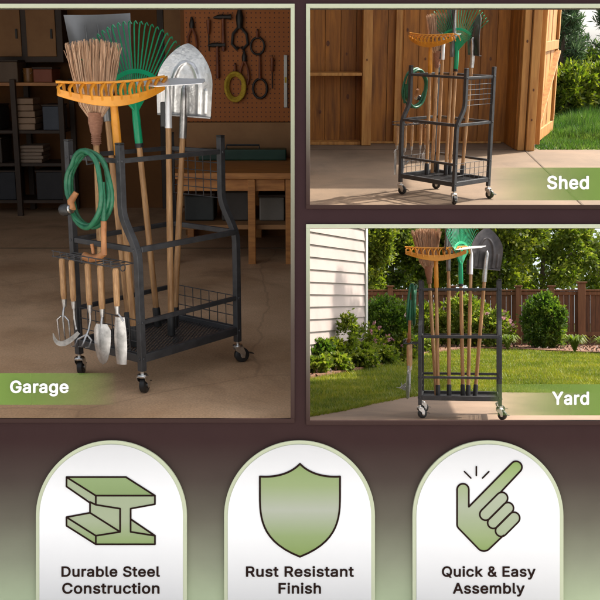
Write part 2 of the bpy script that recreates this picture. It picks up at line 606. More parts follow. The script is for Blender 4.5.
# letter outlines: advance and closed contours in thousandths of the letter size
GLYPHS = {
    '&': (448, '170,-25 136,-19 106,-7 76,11 50,35 34,58 22,86 16,116 15,142 18,164 22,178 26,188 38,210 59,236 72,249 104,276 106,280 75,326 66,346 60,366 57,388 57,408 62,436 70,458 78,474 91,490 106,503 122,514 140,523 160,529 190,533 210,533 240,528 260,522 278,514 298,500 315,482 331,458 339,438 343,414 343,398 339,374 334,358 322,334 304,312 284,292 250,266 248,263 249,260 320,173 324,176 327,188 332,230 334,235 340,240 352,243 404,243 414,241 422,235 426,226 427,210 425,186 420,156 409,124 392,88 395,82 453,12 456,6 456,-2 454,-8 451,-12 446,-16 440,-18 366,-19 358,-17 353,-14 330,12 324,14 292,-5 272,-13 250,-19 206,-26|182,66 202,65 230,71 256,83 262,88 263,92 174,200 168,204 163,202 144,186 126,165 118,148 116,138 116,126 118,114 122,102 135,86 154,73 170,67|183,340 186,338 190,339 222,364 233,376 239,388 243,402 241,418 233,432 222,438 206,442 186,440 170,432 159,418 156,402 158,382 164,368'),
    'A': (480, '12,-18 4,-14 -1,-8 -2,0 0,10 183,514 192,524 202,528 270,528 284,525 292,518 295,512 459,66 480,8 481,0 480,-8 470,-17 458,-19 398,-19 388,-17 383,-14 376,-4 333,118 328,123 154,123 148,122 146,118 104,-4 98,-12 92,-17 82,-19|184,218 290,218 295,220 242,377 238,384 234,376 184,226 183,220'),
    'C': (510, '240,-25 212,-20 192,-15 174,-9 150,3 128,17 112,30 88,54 72,74 58,96 48,118 40,138 32,164 26,194 22,224 21,266 22,286 26,314 32,346 44,382 58,412 70,432 82,448 100,468 116,483 136,498 154,508 180,520 206,528 232,533 256,535 278,535 318,530 360,517 392,502 420,480 450,450 469,420 479,398 487,372 491,352 490,342 482,333 470,329 412,329 400,331 392,340 379,374 370,388 360,401 332,422 304,432 276,437 246,436 222,430 202,421 187,412 170,398 152,374 142,357 135,340 126,307 122,268 122,240 124,216 132,180 145,148 156,130 170,112 184,99 198,89 216,81 234,75 256,72 276,72 296,75 322,83 340,92 356,104 366,114 374,126 383,144 391,168 400,177 412,179 476,178 482,175 488,170 491,164 491,158 482,120 475,102 462,78 440,48 424,32 404,16 386,4 368,-5 326,-19 300,-24 278,-26'),
    'D': (502, '56,-18 50,-15 45,-10 41,4 41,502 42,512 44,518 52,526 64,528 236,528 254,527 284,523 314,515 338,506 370,489 400,466 418,448 436,424 453,392 462,372 470,346 475,322 481,268 481,240 477,202 471,166 463,140 453,116 439,90 415,58 396,40 382,28 348,8 324,-2 304,-8 266,-16 232,-19 66,-19|147,76 228,76 260,80 288,88 314,100 336,118 349,134 361,154 373,190 379,226 380,268 375,312 364,346 348,376 328,399 300,417 272,427 246,432 150,433 145,430 144,82 145,78'),
    'E': (419, '56,-18 50,-15 45,-10 41,4 41,502 42,512 44,518 52,526 64,528 366,528 380,525 387,518 391,508 391,456 388,444 384,438 378,435 366,433 150,433 145,430 144,312 145,306 150,305 348,305 360,303 370,296 373,288 374,236 373,224 370,218 362,212 352,210 146,209 144,204 144,82 145,78 150,76 368,76 380,74 390,66 394,54 394,4 390,-9 382,-17 370,-19 66,-19'),
    'F': (410, '56,-18 50,-15 45,-10 41,4 41,502 42,512 44,518 52,526 64,528 362,528 372,527 378,524 386,516 388,508 388,456 386,444 376,435 362,433 150,433 145,430 144,304 145,298 150,297 340,297 352,295 362,286 365,276 365,226 364,216 361,210 356,206 350,203 342,202 146,201 144,196 144,6 142,-8 134,-16 122,-19'),
    'G': (520, '242,-25 218,-21 192,-15 169,-6 145,6 126,17 109,32 88,52 74,70 58,96 48,116 38,142 30,172 22,224 21,242 22,286 29,336 42,380 56,410 68,430 81,448 99,468 114,482 136,498 152,508 178,520 198,526 226,532 254,535 278,535 322,529 356,518 392,500 422,478 449,450 469,420 481,394 487,376 492,354 491,344 488,338 483,334 472,330 412,330 400,332 392,340 377,374 354,404 340,416 324,424 294,434 272,437 244,436 220,430 195,418 178,406 168,396 150,372 142,356 135,338 126,302 122,266 122,240 125,208 135,170 144,150 152,136 170,112 192,93 206,85 222,79 248,73 280,72 298,74 314,79 330,85 342,91 354,100 364,110 376,126 384,142 392,166 394,178 388,180 286,180 276,182 271,186 266,192 264,202 264,254 266,262 269,268 274,272 282,274 472,275 484,273 493,266 497,256 497,188 494,158 489,136 484,118 475,96 453,60 437,42 418,24 386,3 362,-9 342,-16 318,-21 292,-25 258,-26'),
    'Q': (533, '396,-66 390,-63 383,-56 350,-13 322,-20 292,-25 274,-26 242,-25 212,-20 194,-16 174,-9 148,4 116,26 84,58 69,78 56,100 40,136 32,162 28,182 23,212 21,242 21,270 25,312 32,344 40,370 48,392 61,416 76,438 90,457 114,480 134,496 152,507 178,519 204,527 232,533 256,535 276,535 324,529 350,521 370,513 394,500 412,487 444,456 457,440 471,418 491,378 503,336 511,286 512,238 510,210 505,178 495,140 479,102 458,68 430,36 432,32 483,-38 486,-44 486,-52 483,-58 478,-63 468,-66 406,-67|254,72 276,72 282,74 284,76 228,150 227,162 231,170 238,176 248,178 308,178 318,176 324,173 331,166 366,120 370,120 386,143 399,170 407,204 411,238 410,284 405,316 393,352 377,380 362,399 346,412 332,421 302,433 274,437 244,436 216,428 192,416 171,398 152,374 138,346 127,310 122,268 123,226 128,192 134,172 142,152 153,132 172,109 194,92 206,85 224,78'),
    'R': (449, '56,-18 50,-15 45,-10 41,4 41,502 43,516 52,526 64,528 248,528 272,526 298,521 318,516 344,504 358,496 375,482 392,464 405,444 417,420 423,400 428,364 428,342 425,316 421,296 414,276 405,258 391,238 377,224 362,213 343,200 342,196 444,10 446,2 445,-8 436,-16 424,-19 356,-19 344,-16 337,-10 332,-2 236,176 230,179 150,179 145,176 144,172 144,6 142,-8 134,-16 122,-19|147,274 242,274 258,275 284,282 304,293 313,302 319,312 324,328 326,344 326,362 322,384 317,396 309,408 288,424 264,431 242,433 146,432 144,426 144,280 145,276'),
    'S': (447, '194,-27 150,-19 116,-7 86,11 64,30 44,56 28,90 23,108 19,132 20,142 22,146 30,154 40,156 98,156 110,154 116,150 121,144 126,124 132,108 140,96 152,87 172,77 192,71 212,68 234,68 256,71 278,77 294,86 310,98 321,114 326,130 327,146 324,158 313,172 294,184 258,198 176,221 148,231 116,245 87,264 60,290 46,312 40,328 36,342 33,364 33,382 38,414 50,444 68,470 84,486 99,498 134,517 166,528 214,535 252,534 286,528 318,518 348,502 373,482 394,458 409,430 415,412 419,392 420,380 417,370 408,361 398,359 342,359 330,361 324,365 320,372 315,392 309,404 302,414 290,422 276,430 258,436 236,439 214,439 192,436 174,431 162,424 150,415 140,401 135,388 134,370 137,358 140,351 150,342 171,328 214,312 282,294 316,283 340,272 370,253 396,227 408,212 417,196 422,180 426,160 427,146 426,120 423,104 417,84 404,58 388,36 372,20 352,5 318,-12 288,-21 260,-26 236,-28'),
    'Y': (472, '200,-18 194,-15 189,-10 185,2 185,202 0,498 -2,506 -1,516 8,526 20,528 86,528 96,526 102,523 108,516 117,502 232,312 236,309 240,312 362,514 368,522 374,526 384,528 450,528 462,526 469,520 472,514 473,504 471,498 287,202 287,6 285,-8 276,-16 266,-19'),
    'a': (389, '136,-26 100,-18 74,-6 55,8 40,23 30,38 17,64 11,98 12,126 19,154 30,174 50,197 64,207 92,221 112,227 138,233 176,239 238,246 253,250 256,254 257,258 253,280 249,290 244,296 234,304 226,307 204,312 176,311 158,306 142,297 130,286 112,260 104,256 96,256 43,270 32,275 24,284 24,298 37,326 54,349 66,361 79,370 110,387 140,397 182,403 218,402 254,395 274,388 294,377 308,367 322,353 331,342 339,328 346,314 351,296 356,260 356,6 354,-6 348,-14 340,-18 278,-19 270,-17 264,-14 259,-8 256,0 254,1 226,-15 204,-22 170,-27|159,64 178,64 200,68 220,76 236,88 249,106 255,122 257,132 257,154 255,160 160,146 134,139 119,128 114,120 111,110 111,96 116,84 121,78 132,72 144,67'),
    'b': (424, '208,-26 188,-22 172,-17 152,-6 134,8 132,6 129,-6 126,-12 120,-17 112,-19 51,-18 41,-14 36,-6 34,6 34,504 37,518 47,526 57,528 112,528 123,524 131,516 133,504 133,378 134,372 138,372 158,387 170,393 184,398 206,402 240,403 268,399 290,393 312,383 328,373 341,362 359,344 372,328 382,310 390,294 398,272 406,236 409,204 409,174 407,148 402,118 394,92 382,66 372,48 356,28 340,12 320,-2 298,-14 280,-20 250,-26 224,-27|209,66 230,66 248,70 261,76 278,89 290,105 296,118 304,142 308,164 309,200 307,222 300,248 291,270 278,288 262,300 248,307 230,311 212,311 194,307 180,302 164,290 152,274 144,258 137,236 133,214 132,178 134,154 140,130 147,112 158,94 172,81 188,72'),
    'c': (396, '182,-26 160,-22 140,-16 106,0 77,24 52,54 34,86 22,122 15,172 16,216 24,260 36,292 48,314 60,332 86,361 112,379 132,389 150,395 175,400 196,403 232,402 258,397 288,387 310,375 330,360 351,338 365,318 379,286 380,278 379,270 373,262 364,258 310,244 300,244 294,246 288,252 278,272 266,289 254,299 242,305 224,310 198,311 178,307 162,299 145,284 131,264 123,244 117,220 115,196 116,162 122,136 130,114 144,92 158,79 176,70 198,65 214,65 226,67 246,74 258,80 268,89 277,100 289,126 294,132 300,135 312,134 368,120 374,116 379,110 381,98 373,74 356,45 348,35 328,15 310,1 280,-14 254,-22 218,-27'),
    'd': (424, '172,-26 152,-22 132,-16 111,-6 93,6 81,16 60,38 48,56 36,80 28,100 22,122 17,150 15,176 15,202 18,232 23,260 29,280 44,312 54,328 66,345 84,363 97,372 113,382 136,393 158,399 186,403 218,402 240,398 256,392 272,383 288,372 290,372 292,378 292,504 294,517 302,525 312,528 366,528 378,526 384,522 388,517 391,504 391,6 389,-6 382,-15 374,-18 314,-19 306,-17 299,-12 296,-6 293,6 290,7 264,-11 242,-21 206,-27|193,66 212,66 230,70 244,75 262,88 273,104 285,130 290,148 293,176 293,202 290,226 284,250 276,270 262,288 246,300 230,307 212,311 194,311 176,307 160,299 144,286 133,270 124,250 118,224 115,202 115,178 118,152 124,130 134,106 146,89 160,78 176,70'),
    'e': (404, '186,-26 148,-18 113,-4 86,15 58,45 48,60 34,86 24,116 16,158 15,200 21,246 32,284 50,320 71,346 84,360 104,375 126,387 140,393 162,399 180,402 216,403 236,401 260,396 278,390 296,381 310,372 330,356 351,332 361,318 371,298 382,264 389,222 390,172 388,162 384,156 378,152 368,150 124,150 119,148 119,140 126,116 142,92 164,76 190,67 222,65 240,68 256,74 265,80 274,88 282,98 290,116 296,121 302,124 314,123 368,109 377,104 382,96 383,88 382,80 364,46 343,20 316,0 286,-15 260,-22 222,-27|122,240 280,240 284,241 286,244 275,272 264,287 256,295 244,303 232,308 214,311 198,311 184,309 170,305 158,299 145,288 136,278 125,260 120,244'),
    'g': (425, '178,-169 144,-163 124,-157 96,-143 78,-131 58,-113 38,-86 32,-74 32,-66 34,-60 42,-52 88,-26 94,-24 102,-23 112,-27 142,-60 162,-71 176,-75 196,-78 218,-78 240,-74 254,-70 266,-63 276,-55 284,-44 289,-30 292,-16 291,16 288,17 268,3 240,-9 208,-14 184,-14 152,-9 126,-1 96,15 71,36 54,56 40,78 28,106 20,136 15,178 15,206 20,248 30,282 44,314 54,330 68,347 85,364 102,376 123,388 140,394 162,400 186,403 220,402 240,398 254,394 272,384 290,371 293,372 295,384 298,390 302,394 308,397 318,398 366,398 378,396 388,388 391,374 391,-18 387,-48 381,-70 370,-94 353,-116 334,-133 312,-147 282,-159 248,-167 218,-170|186,80 200,78 224,79 242,85 256,93 266,102 279,120 286,140 291,160 293,182 292,218 287,242 279,266 264,287 252,297 234,306 214,311 196,311 178,308 164,302 152,294 140,281 130,264 120,238 116,218 115,202 116,168 120,148 130,122 140,106 153,94 168,85'),
    'h': (410, '49,-18 43,-15 38,-10 34,4 34,506 38,518 47,526 57,528 112,528 120,526 126,523 131,516 133,508 133,380 135,374 170,393 202,401 220,403 238,403 272,398 298,389 321,374 343,352 358,328 366,312 370,294 376,252 376,2 374,-8 370,-13 364,-17 356,-19 298,-19 288,-16 279,-8 277,6 277,242 274,260 267,280 260,290 250,300 240,305 228,309 202,310 190,308 176,303 156,291 142,272 135,250 133,234 133,4 131,-8 123,-16 112,-19'),
    'i': (167, '50,-18 44,-15 38,-10 34,4 34,378 36,384 39,390 44,394 50,397 114,398 122,396 128,390 131,384 133,374 133,0 131,-6 128,-12 123,-16 118,-18 108,-19|78,424 64,427 54,432 36,446 30,454 25,466 22,486 25,500 29,510 35,518 48,531 56,536 66,540 88,543 102,541 114,536 121,530 133,518 142,502 145,480 140,458 133,448 126,440 116,432 106,428 90,424'),
    'k': (381, '49,-18 43,-15 38,-10 34,4 34,506 38,518 47,526 57,528 112,528 120,526 126,522 131,516 133,506 133,262 134,257 136,255 140,258 276,395 290,398 358,398 369,394 377,386 378,374 374,366 231,220 227,214 386,12 390,6 390,-4 387,-10 382,-15 370,-19 300,-19 286,-16 274,-6 158,142 152,148 148,147 136,135 133,130 133,4 130,-9 122,-17 112,-19'),
    'l': (189, '120,-20 100,-16 80,-8 70,-2 55,13 49,22 41,38 37,52 34,74 34,504 36,514 39,520 45,526 55,528 118,527 126,523 131,514 133,502 133,92 134,78 136,74 140,71 170,73 178,71 184,66 189,56 199,6 199,-2 196,-8 192,-12 184,-16 154,-21'),
    'm': (610, '49,-18 43,-15 37,-9 35,-4 34,6 34,374 36,386 43,394 57,398 116,397 121,394 126,390 129,384 132,376 134,374 156,389 184,400 212,405 238,404 261,398 282,389 300,374 320,354 348,378 376,393 390,398 412,403 428,405 446,405 478,400 506,389 529,372 548,352 558,336 567,314 573,292 576,266 576,4 574,-8 568,-15 562,-18 554,-19 500,-19 488,-16 479,-8 477,6 477,258 476,270 470,286 462,297 444,307 424,311 398,309 386,305 378,300 371,294 362,282 355,262 354,250 354,6 352,-8 344,-16 332,-19 278,-19 268,-17 262,-14 257,-8 255,4 255,262 254,272 248,288 236,301 228,306 216,310 196,311 184,309 172,306 154,294 143,280 135,258 133,244 133,6 131,-8 123,-16 112,-19'),
    'n': (410, '49,-18 43,-15 38,-10 34,4 34,372 35,382 37,388 45,396 55,398 114,397 120,396 126,390 129,384 132,374 134,372 154,385 182,397 208,402 236,403 276,397 294,391 312,381 325,370 340,356 354,336 366,310 374,276 376,250 376,6 375,-4 372,-10 366,-16 356,-19 302,-19 288,-16 279,-8 277,4 277,240 275,258 268,278 260,290 252,298 242,304 230,308 204,310 180,305 168,299 156,291 142,272 135,250 133,234 133,4 131,-8 123,-16 112,-19'),
    'o': (415, '182,-26 160,-22 140,-16 106,0 77,24 52,54 34,86 22,122 15,172 16,216 24,260 36,292 48,314 60,332 86,361 112,379 132,389 150,395 175,400 196,403 230,402 270,393 290,386 306,377 332,358 346,344 362,323 383,284 393,250 400,200 399,158 392,118 379,82 367,60 356,45 339,24 326,12 302,-4 280,-14 262,-20 218,-27|189,66 212,65 230,67 248,74 266,87 277,100 287,118 294,141 299,162 300,196 298,220 291,246 284,264 272,282 258,295 242,305 224,310 200,311 186,309 168,303 152,292 142,280 130,262 120,234 116,212 115,194 116,162 122,136 130,114 142,95 154,82 170,72'),
    'r': (259, '49,-18 43,-15 38,-10 34,4 34,372 36,386 44,394 53,398 110,398 118,396 124,393 129,386 132,379 134,378 160,393 186,401 210,404 240,403 250,401 259,392 262,380 262,324 260,316 258,311 252,306 246,304 200,307 186,305 170,299 158,291 148,282 140,270 136,258 133,242 133,6 131,-8 123,-16 112,-19'),
    's': (365, '156,-26 124,-20 102,-14 79,-2 61,12 39,36 26,60 18,88 18,96 20,102 26,109 34,113 86,124 98,124 104,121 109,116 120,90 126,82 134,76 144,70 160,66 190,64 202,65 218,70 228,74 238,82 244,89 248,96 249,106 247,114 240,123 226,131 120,158 94,169 70,184 48,207 36,228 30,254 28,282 34,312 46,338 54,349 68,362 87,376 116,391 144,399 174,403 212,402 240,397 258,391 280,379 300,364 318,344 335,314 342,294 342,286 339,280 333,274 326,271 278,260 264,259 258,262 253,266 242,288 234,298 226,305 206,312 178,313 164,311 152,307 138,298 131,290 128,282 128,274 130,266 136,257 150,249 168,243 262,219 290,206 305,196 328,174 340,154 345,142 349,124 350,96 343,64 331,40 312,18 288,0 264,-13 232,-22 192,-27'),
    't': (227, '146,-22 114,-14 93,-4 69,18 58,36 50,56 46,84 46,304 44,307 40,308 10,308 0,310 -9,316 -12,326 -13,374 -11,386 -6,393 2,397 40,398 45,400 47,474 50,480 54,486 64,489 122,490 135,486 143,478 145,468 145,404 146,399 150,398 198,398 208,397 218,390 223,378 223,330 221,320 216,314 210,310 202,308 150,308 146,307 145,304 145,92 148,77 154,71 162,69 176,69 202,72 208,71 215,66 219,60 221,54 231,8 231,-2 228,-7 224,-12 218,-16 208,-19 182,-23'),
    'u': (410, '160,-23 140,-19 122,-13 102,-3 88,6 70,24 61,36 49,58 43,74 37,100 34,128 34,374 37,388 45,396 59,398 114,398 124,394 130,388 133,374 133,138 135,118 144,96 160,80 168,75 182,71 206,69 220,71 232,75 252,86 259,94 266,104 271,116 275,130 277,146 277,374 280,387 288,395 298,398 352,398 365,396 374,387 376,374 376,6 374,-8 366,-16 356,-19 300,-19 292,-17 285,-12 281,-6 278,6 276,7 250,-9 224,-19 190,-24'),
    'y': (389, '70,-163 44,-157 36,-152 31,-144 30,-136 31,-128 44,-80 50,-72 58,-68 66,-67 86,-71 98,-71 106,-69 114,-64 122,-54 128,-42 141,0 0,370 -1,380 1,388 10,396 24,398 82,398 92,396 100,389 103,382 189,144 194,134 196,134 289,388 298,396 308,398 368,398 380,396 386,391 389,386 390,378 389,370 222,-64 210,-90 199,-108 184,-126 168,-140 156,-149 138,-157 112,-163 98,-164'),
    " ": (188, ""),
}


def text_mesh(s, material, parent, x0, x1, ybase, ycap, w0, w1, bold=.02, name='lettering', ref=None, shear=0.0):
    """Raised letters; x0..x1 is the ink width, ycap..ybase the height of REF (a capital)."""
    def raw(t):
        """One flat mesh of the line of letters."""
        bm_ = bmesh.new()
        pen = 0.0
        for ch in t:
            adv, data = GLYPHS[ch]
            if data:
                cu = bpy.data.curves.new('lettering', 'CURVE')
                cu.dimensions = '2D'
                cu.fill_mode = 'BOTH'
                for c in data.split('|'):
                    pts = [[int(q) / 1000 for q in p.split(',')] for p in c.split()]
                    sp = cu.splines.new('POLY')
                    sp.points.add(len(pts) - 1)
                    sp.use_cyclic_u = True
                    for q, p in zip(sp.points, pts):
                        q.co = (p[0] + pen, p[1], 0, 1)
                ob = bpy.data.objects.new('lettering', cu)
                COL.objects.link(ob)
                bpy.context.view_layer.update()
                me = bpy.data.meshes.new_from_object(ob.evaluated_get(bpy.context.evaluated_depsgraph_get()))
                bpy.data.objects.remove(ob)
                bm_.from_mesh(me)
            pen += adv / 1000 + bold
        out_ = bpy.data.meshes.new('lettering')
        bm_.to_mesh(out_)
        bm_.free()
        return out_
    rm = raw(ref or 'E')
    cap = max(v.co.y for v in rm.vertices)
    base = min(v.co.y for v in rm.vertices)
    me = raw(s)
    xa, xb = min(v.co.x for v in me.vertices), max(v.co.x for v in me.vertices)
    sx = (U(x1) - U(x0)) / (xb - xa)
    sy = (V(ycap) - V(ybase)) / (cap - base)
    bm = bmesh.new()
    bm.from_mesh(me)
    for v in bm.verts:
        v.co = Vector((U(x0) + (v.co.x - xa) * sx, V(ybase) + (v.co.y - base) * sy, w1))
    fs = bm.faces[:]
    for f in fs:
        if f.normal.z < 0:
            f.normal_flip()
    r = bmesh.ops.extrude_face_region(bm, geom=fs, use_keep_orig=True)
    for e in r['geom']:
        if isinstance(e, bmesh.types.BMVert):
            e.co.z = w0
    bmesh.ops.recalc_face_normals(bm, faces=bm.faces[:])
    out = bpy.data.meshes.new(name)
    bm.to_mesh(out)
    bm.free()
    out.materials.append(material)
    o = bpy.data.objects.new(name, out)
    COL.objects.link(o)
    o.parent = parent
    return o


def arc(cx, cy, r, a0, a1, n=24):
    return [(cx + r * math.cos(R(a0 + (a1 - a0) * i / n)), cy - r * math.sin(R(a0 + (a1 - a0) * i / n))) for i in range(n + 1)]


def P2B(pts):
    return [(U(x), V(y)) for x, y in pts]


def stroke(b, pts, w, z0, z1, closed=False):
    """A flat ink line of width w (photo pixels) with round joints; pts in photo pixels."""
    q = P2B(pts)
    h = w * K / 2
    n = len(q)
    for i in range(n if closed else n - 1):
        a, c = Vector(q[i]), Vector(q[(i + 1) % n])
        d = c - a
        if d.length < 1e-6:
            continue
        d.normalize()
        s = Vector((-d.y, d.x)) * h
        b.prism([tuple(a - s), tuple(c - s), tuple(c + s), tuple(a + s)], z0, z1 - .00002 * (i % 7))
    for i, a in enumerate(q):
        b.prism([(a[0] + h * math.cos(t * math.pi / 5), a[1] + h * math.sin(t * math.pi / 5)) for t in range(10)], z0, z1 - .00002 * (7 + i % 5))


def plaque(cx, lines, label):
    t = empty('info_plaque', BOARD, label, 'plaque', 'arched plaques along the foot of the board')
    x0, x1, top, rad = cx - 75.2, cx + 75.2, 440, 75.2
    outer = [(x0, 645)] + arc(cx, top + rad, rad, 180, 0, 48) + [(x1, 645)]
    MB().prism(P2B(outer), .0015, .014).build('border', B['sage'], t, bevel=.0015)
    ri = rad - 3.8
    inner = [(cx - ri, 645)] + arc(cx, top + rad, ri, 180, 0, 48) + [(cx + ri, 645)]
    MB().prism(P2B(inner), .0145, .0165).build('face', B['white'], t, bevel=.0006)
    for s, xa, xb, yb, yc in lines:
        text_mesh(s, B['ink'], t, xa, xb, yb, yc, .0166, .0182, bold=.022)
    return t


def fill(name, polys, material, parent, z0, z1):
    b = MB()
    for p in polys:
        b.prism(P2B(p), z0, z1)
    return b.build(name, material, parent)


Z0, Z1, Z2 = .0166, .0178, .0188
p1 = plaque(112, [('Durable Steel', 62.6, 160.6, 575.5, 565.1), ('Construction', 63.3, 160.2, 592.3, 581.6)],
            'white arched plaque printed with a green steel beam icon')


def crop(x, y, ox, oy, s):
    return (ox + x / s, oy + y / s)


def ib(*pts):
    return [crop(x, y, 30, 435, 3.636) for x, y in pts]


g_top = mat_print('beam_top_green', [(V(496), srgb(125, 144, 97)), (V(475), srgb(135, 153, 109))], rough=.5)
g_lite = mat_print('beam_pale_green', [(V(545), srgb(128, 148, 93)), (V(520), srgb(153, 162, 135)), (V(494), srgb(151, 161, 133))], rough=.5)
icon = fill('icon', [ib((137, 150), (352, 150), (457, 217), (243, 217))], g_top, p1, Z0, Z1)
fill('beam_face', [ib((243, 217), (457, 217), (457, 248), (369, 264), (369, 348), (457, 362), (457, 393), (243, 393), (243, 362), (331, 348), (331, 264), (243, 250)),
                   ib((137, 150), (243, 217), (243, 250), (137, 184)), ib((137, 295), (243, 362), (243, 393), (137, 326)),
                   ib((137, 295), (222, 279), (331, 348), (243, 362)), ib((222, 243), (222, 279), (331, 348), (331, 264), (243, 250)),
                   ib((369, 302), (457, 362), (369, 348))], g_lite, icon, Z0, Z1 - .0001)
b = MB()
for pl, cl in ((((137, 150), (352, 150), (457, 217), (457, 248), (369, 264), (369, 348), (457, 362), (457, 393), (243, 393), (137, 326), (137, 295), (222, 279), (222, 243), (137, 184)), True),
               (((137, 150), (243, 217), (457, 217)), False), (((243, 217), (243, 250), (222, 240)), False), (((243, 250), (331, 264), (331, 348), (243, 362), (243, 393)), False),
               (((137, 295), (243, 362)), False), (((222, 279), (331, 348)), False), (((369, 302), (457, 362)), False)):
    stroke(b, ib(*pl), 1.7, Z0, Z2, cl)
b.build('outline', B['ink'], icon)

p2 = plaque(299.5, [('Rust Resistant', 246.2, 353.6, 575.5, 565.1), ('Finish', 278.6, 320.9, 592.3, 581.6)],
            'white arched plaque printed with a green shield icon')


def bez(p0, p1_, p2_, p3, n=14):
    out = []
    for i in range(n + 1):
        t = i / n
        a = [(1 - t) ** 3 * p0[k] + 3 * t * (1 - t) ** 2 * p1_[k] + 3 * t * t * (1 - t) * p2_[k] + t ** 3 * p3[k] for k in (0, 1)]
        out.append(tuple(a))
    return out


sh = bez((298, 102), (262, 140), (205, 152), (153, 148)) + bez((153, 200), (153, 290), (150, 380), (298, 438))
sh = sh + [(596 - x, y) for x, y in reversed(sh)][1:-1]
sh = [crop(x, y, 218, 435, 3.636) for x, y in sh]
g_sh = mat_print('shield_green', [(V(556), srgb(122, 141, 83)), (V(535), srgb(135, 151, 106)), (V(509), srgb(163, 167, 153)), (V(485), srgb(141, 155, 113)), (V(462), srgb(130, 148, 97))], rough=.5)
icon = fill('icon', [sh], g_sh, p2, Z0, Z1)
b = MB()
stroke(b, sh, 1.9, Z0, Z2, True)
b.build('outline', B['ink'], icon)

p3 = plaque(487.3, [('Quick & Easy', 441.2, 534.4, 575.5, 565.1), ('Assembly', 452.2, 523.6, 592.3, 581.6)],
            'white arched plaque printed with a green snapping hand icon')


def hc(pts):
    return [crop(x, y, 445, 450, 6.0) for x, y in pts]


hand = arc(103, 232, 35, 180, 0, 12) + [(138, 335)] + arc(420, 98, 35, 135, -45, 14) + [(330, 245), (300, 400), (345, 505)] \
    + arc(228, 553, 46, -45, -135, 10) + arc(103, 440, 35, -135, -180, 5)
g_hand = mat_print('hand_green', [(V(552), srgb(125, 146, 87)), (V(535), srgb(142, 156, 114)), (V(505), srgb(158, 165, 144)), (V(475), srgb(144, 160, 113)), (V(458), srgb(123, 149, 83))], rough=.5)
g_fing = mat_print('finger_green', [(V(540), srgb(151, 162, 132)), (V(490), srgb(162, 168, 149))], rough=.5)
icon = fill('icon', [hc(hand)], g_hand, p3, Z0, Z1)


def capsule(a, c, r):
    d = math.degrees(math.atan2(-(c[1] - a[1]), c[0] - a[0]))
    return arc(c[0], c[1], r, d - 90, d + 90, 10) + arc(a[0], a[1], r, d + 90, d + 270, 10)


caps = [capsule((238, 380), (335, 283), 35), capsule((284, 430), (371, 343), 34), capsule((332, 477), (407, 402), 35)]
fill('fingers', [hc(c) for c in caps], g_fing, icon, Z0, Z1 + .0003)
b = MB()
stroke(b, hc(hand[:13] + [hand[13]] + hand[14:29] + [(330, 245)]), 1.7, Z0, Z2)
stroke(b, hc(hand[31:] + [hand[0]]), 1.7, Z0, Z2)
for c in caps:
    stroke(b, hc(c), 1.7, Z0, Z2, True)
for s in (((112, 125), (150, 163)), ((183, 95), (183, 148)), ((258, 125), (220, 163))):
    stroke(b, hc(s), 1.5, Z0, Z2)
b.build('outline', B['ink'], icon)


def caption(s, x0, x1, y0, y1, clear, full, tx0, tx1, tb, tc, label):
    t = empty('caption_strip', BOARD, label, 'caption', 'green caption strips across the windows')
    MB().box(U(x0), U(x1), V(y1), V(y0), .009, .0105).build('strip', mat_film('film_' + s.lower(), srgb(112, 138, 66), U(clear), U(full)), t)
    text_mesh(s, B['letter_white'], t, tx0, tx1, tb, tc, .0108, .0150, bold=.026)


caption('Garage', -30, 132, 373, 404.5, 118, 0, 11.3, 69.3, 392.6, 380.3, 'green caption strip lettered Garage at the tall window foot')
caption('Shed', 482, 632, 168, 200.5, 488, 600, 546.3, 587.6, 189.6, 176.3, 'green caption strip lettered Shed in the upper right window')
caption('Yard', 482, 632, 384, 415, 488, 600, 551.3, 587.8, 404.3, 391.3, 'green caption strip lettered Yard in the lower right window')

# ---------------------------------------------------------------- unseen pale ground, added to bounce light onto the board
M['paving'] = mat('pale_paving', (.62, .60, .57), (.70, .68, .65), scale=1.5, rough=.85, bump=.2)
place(tag(MB().box(-14, 14, -16, 3.15, -1.0, -.76).build('pavement', M['paving']), kind='structure'), Matrix.Identity(4))

# ---------------------------------------------------------------- garage
M['garage_floor'] = mat('garage_concrete', srgb(174, 136, 100), srgb(222, 184, 146), stain=(1.1, .62), speck=(120, .16), crack=(.42, .0035), scale=1.3, rough=.62, rough2=.8, bump=.25, detail=9, spread=(.3, .7), bump_scale=40, dist=.002)
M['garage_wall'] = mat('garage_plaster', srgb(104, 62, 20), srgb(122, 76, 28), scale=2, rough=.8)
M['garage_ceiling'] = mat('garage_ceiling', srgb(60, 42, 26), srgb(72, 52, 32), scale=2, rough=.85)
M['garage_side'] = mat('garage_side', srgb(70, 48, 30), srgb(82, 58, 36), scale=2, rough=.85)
tag(MB().box(-4.2, -.001, 3.48, 9.15, -.12, 0).build('garage_floor', M['garage_floor']), kind='structure')
# joints cut across the slab
b = MB()
for y in (7.05,):
    b.box(-4.1, -.03, y, y + .012, -.01, .0035)
b.build('floor_joint', mat('joint_filler', srgb(74, 58, 44), srgb(86, 68, 52), scale=12, rough=.9))
tag(bpy.data.objects['floor_joint'], kind='structure')
YZ = Matrix(((0, 0, 1, 0), (1, 0, 0, 0), (0, 1, 0, 0), (0, 0, 0, 1)))
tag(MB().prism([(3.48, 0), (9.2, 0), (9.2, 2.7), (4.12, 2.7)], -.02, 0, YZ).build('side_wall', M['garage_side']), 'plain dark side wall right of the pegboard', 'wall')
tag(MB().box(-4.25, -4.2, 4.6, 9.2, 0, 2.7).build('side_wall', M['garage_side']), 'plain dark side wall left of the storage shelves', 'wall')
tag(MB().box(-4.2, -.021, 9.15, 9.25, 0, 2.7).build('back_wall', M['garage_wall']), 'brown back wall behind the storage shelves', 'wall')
tag(MB().box(-.88, -.02, 7.62, 7.72, 0, 2.7).build('partition_wall', M['garage_wall']), 'brown partition wall carrying the pegboard', 'wall')
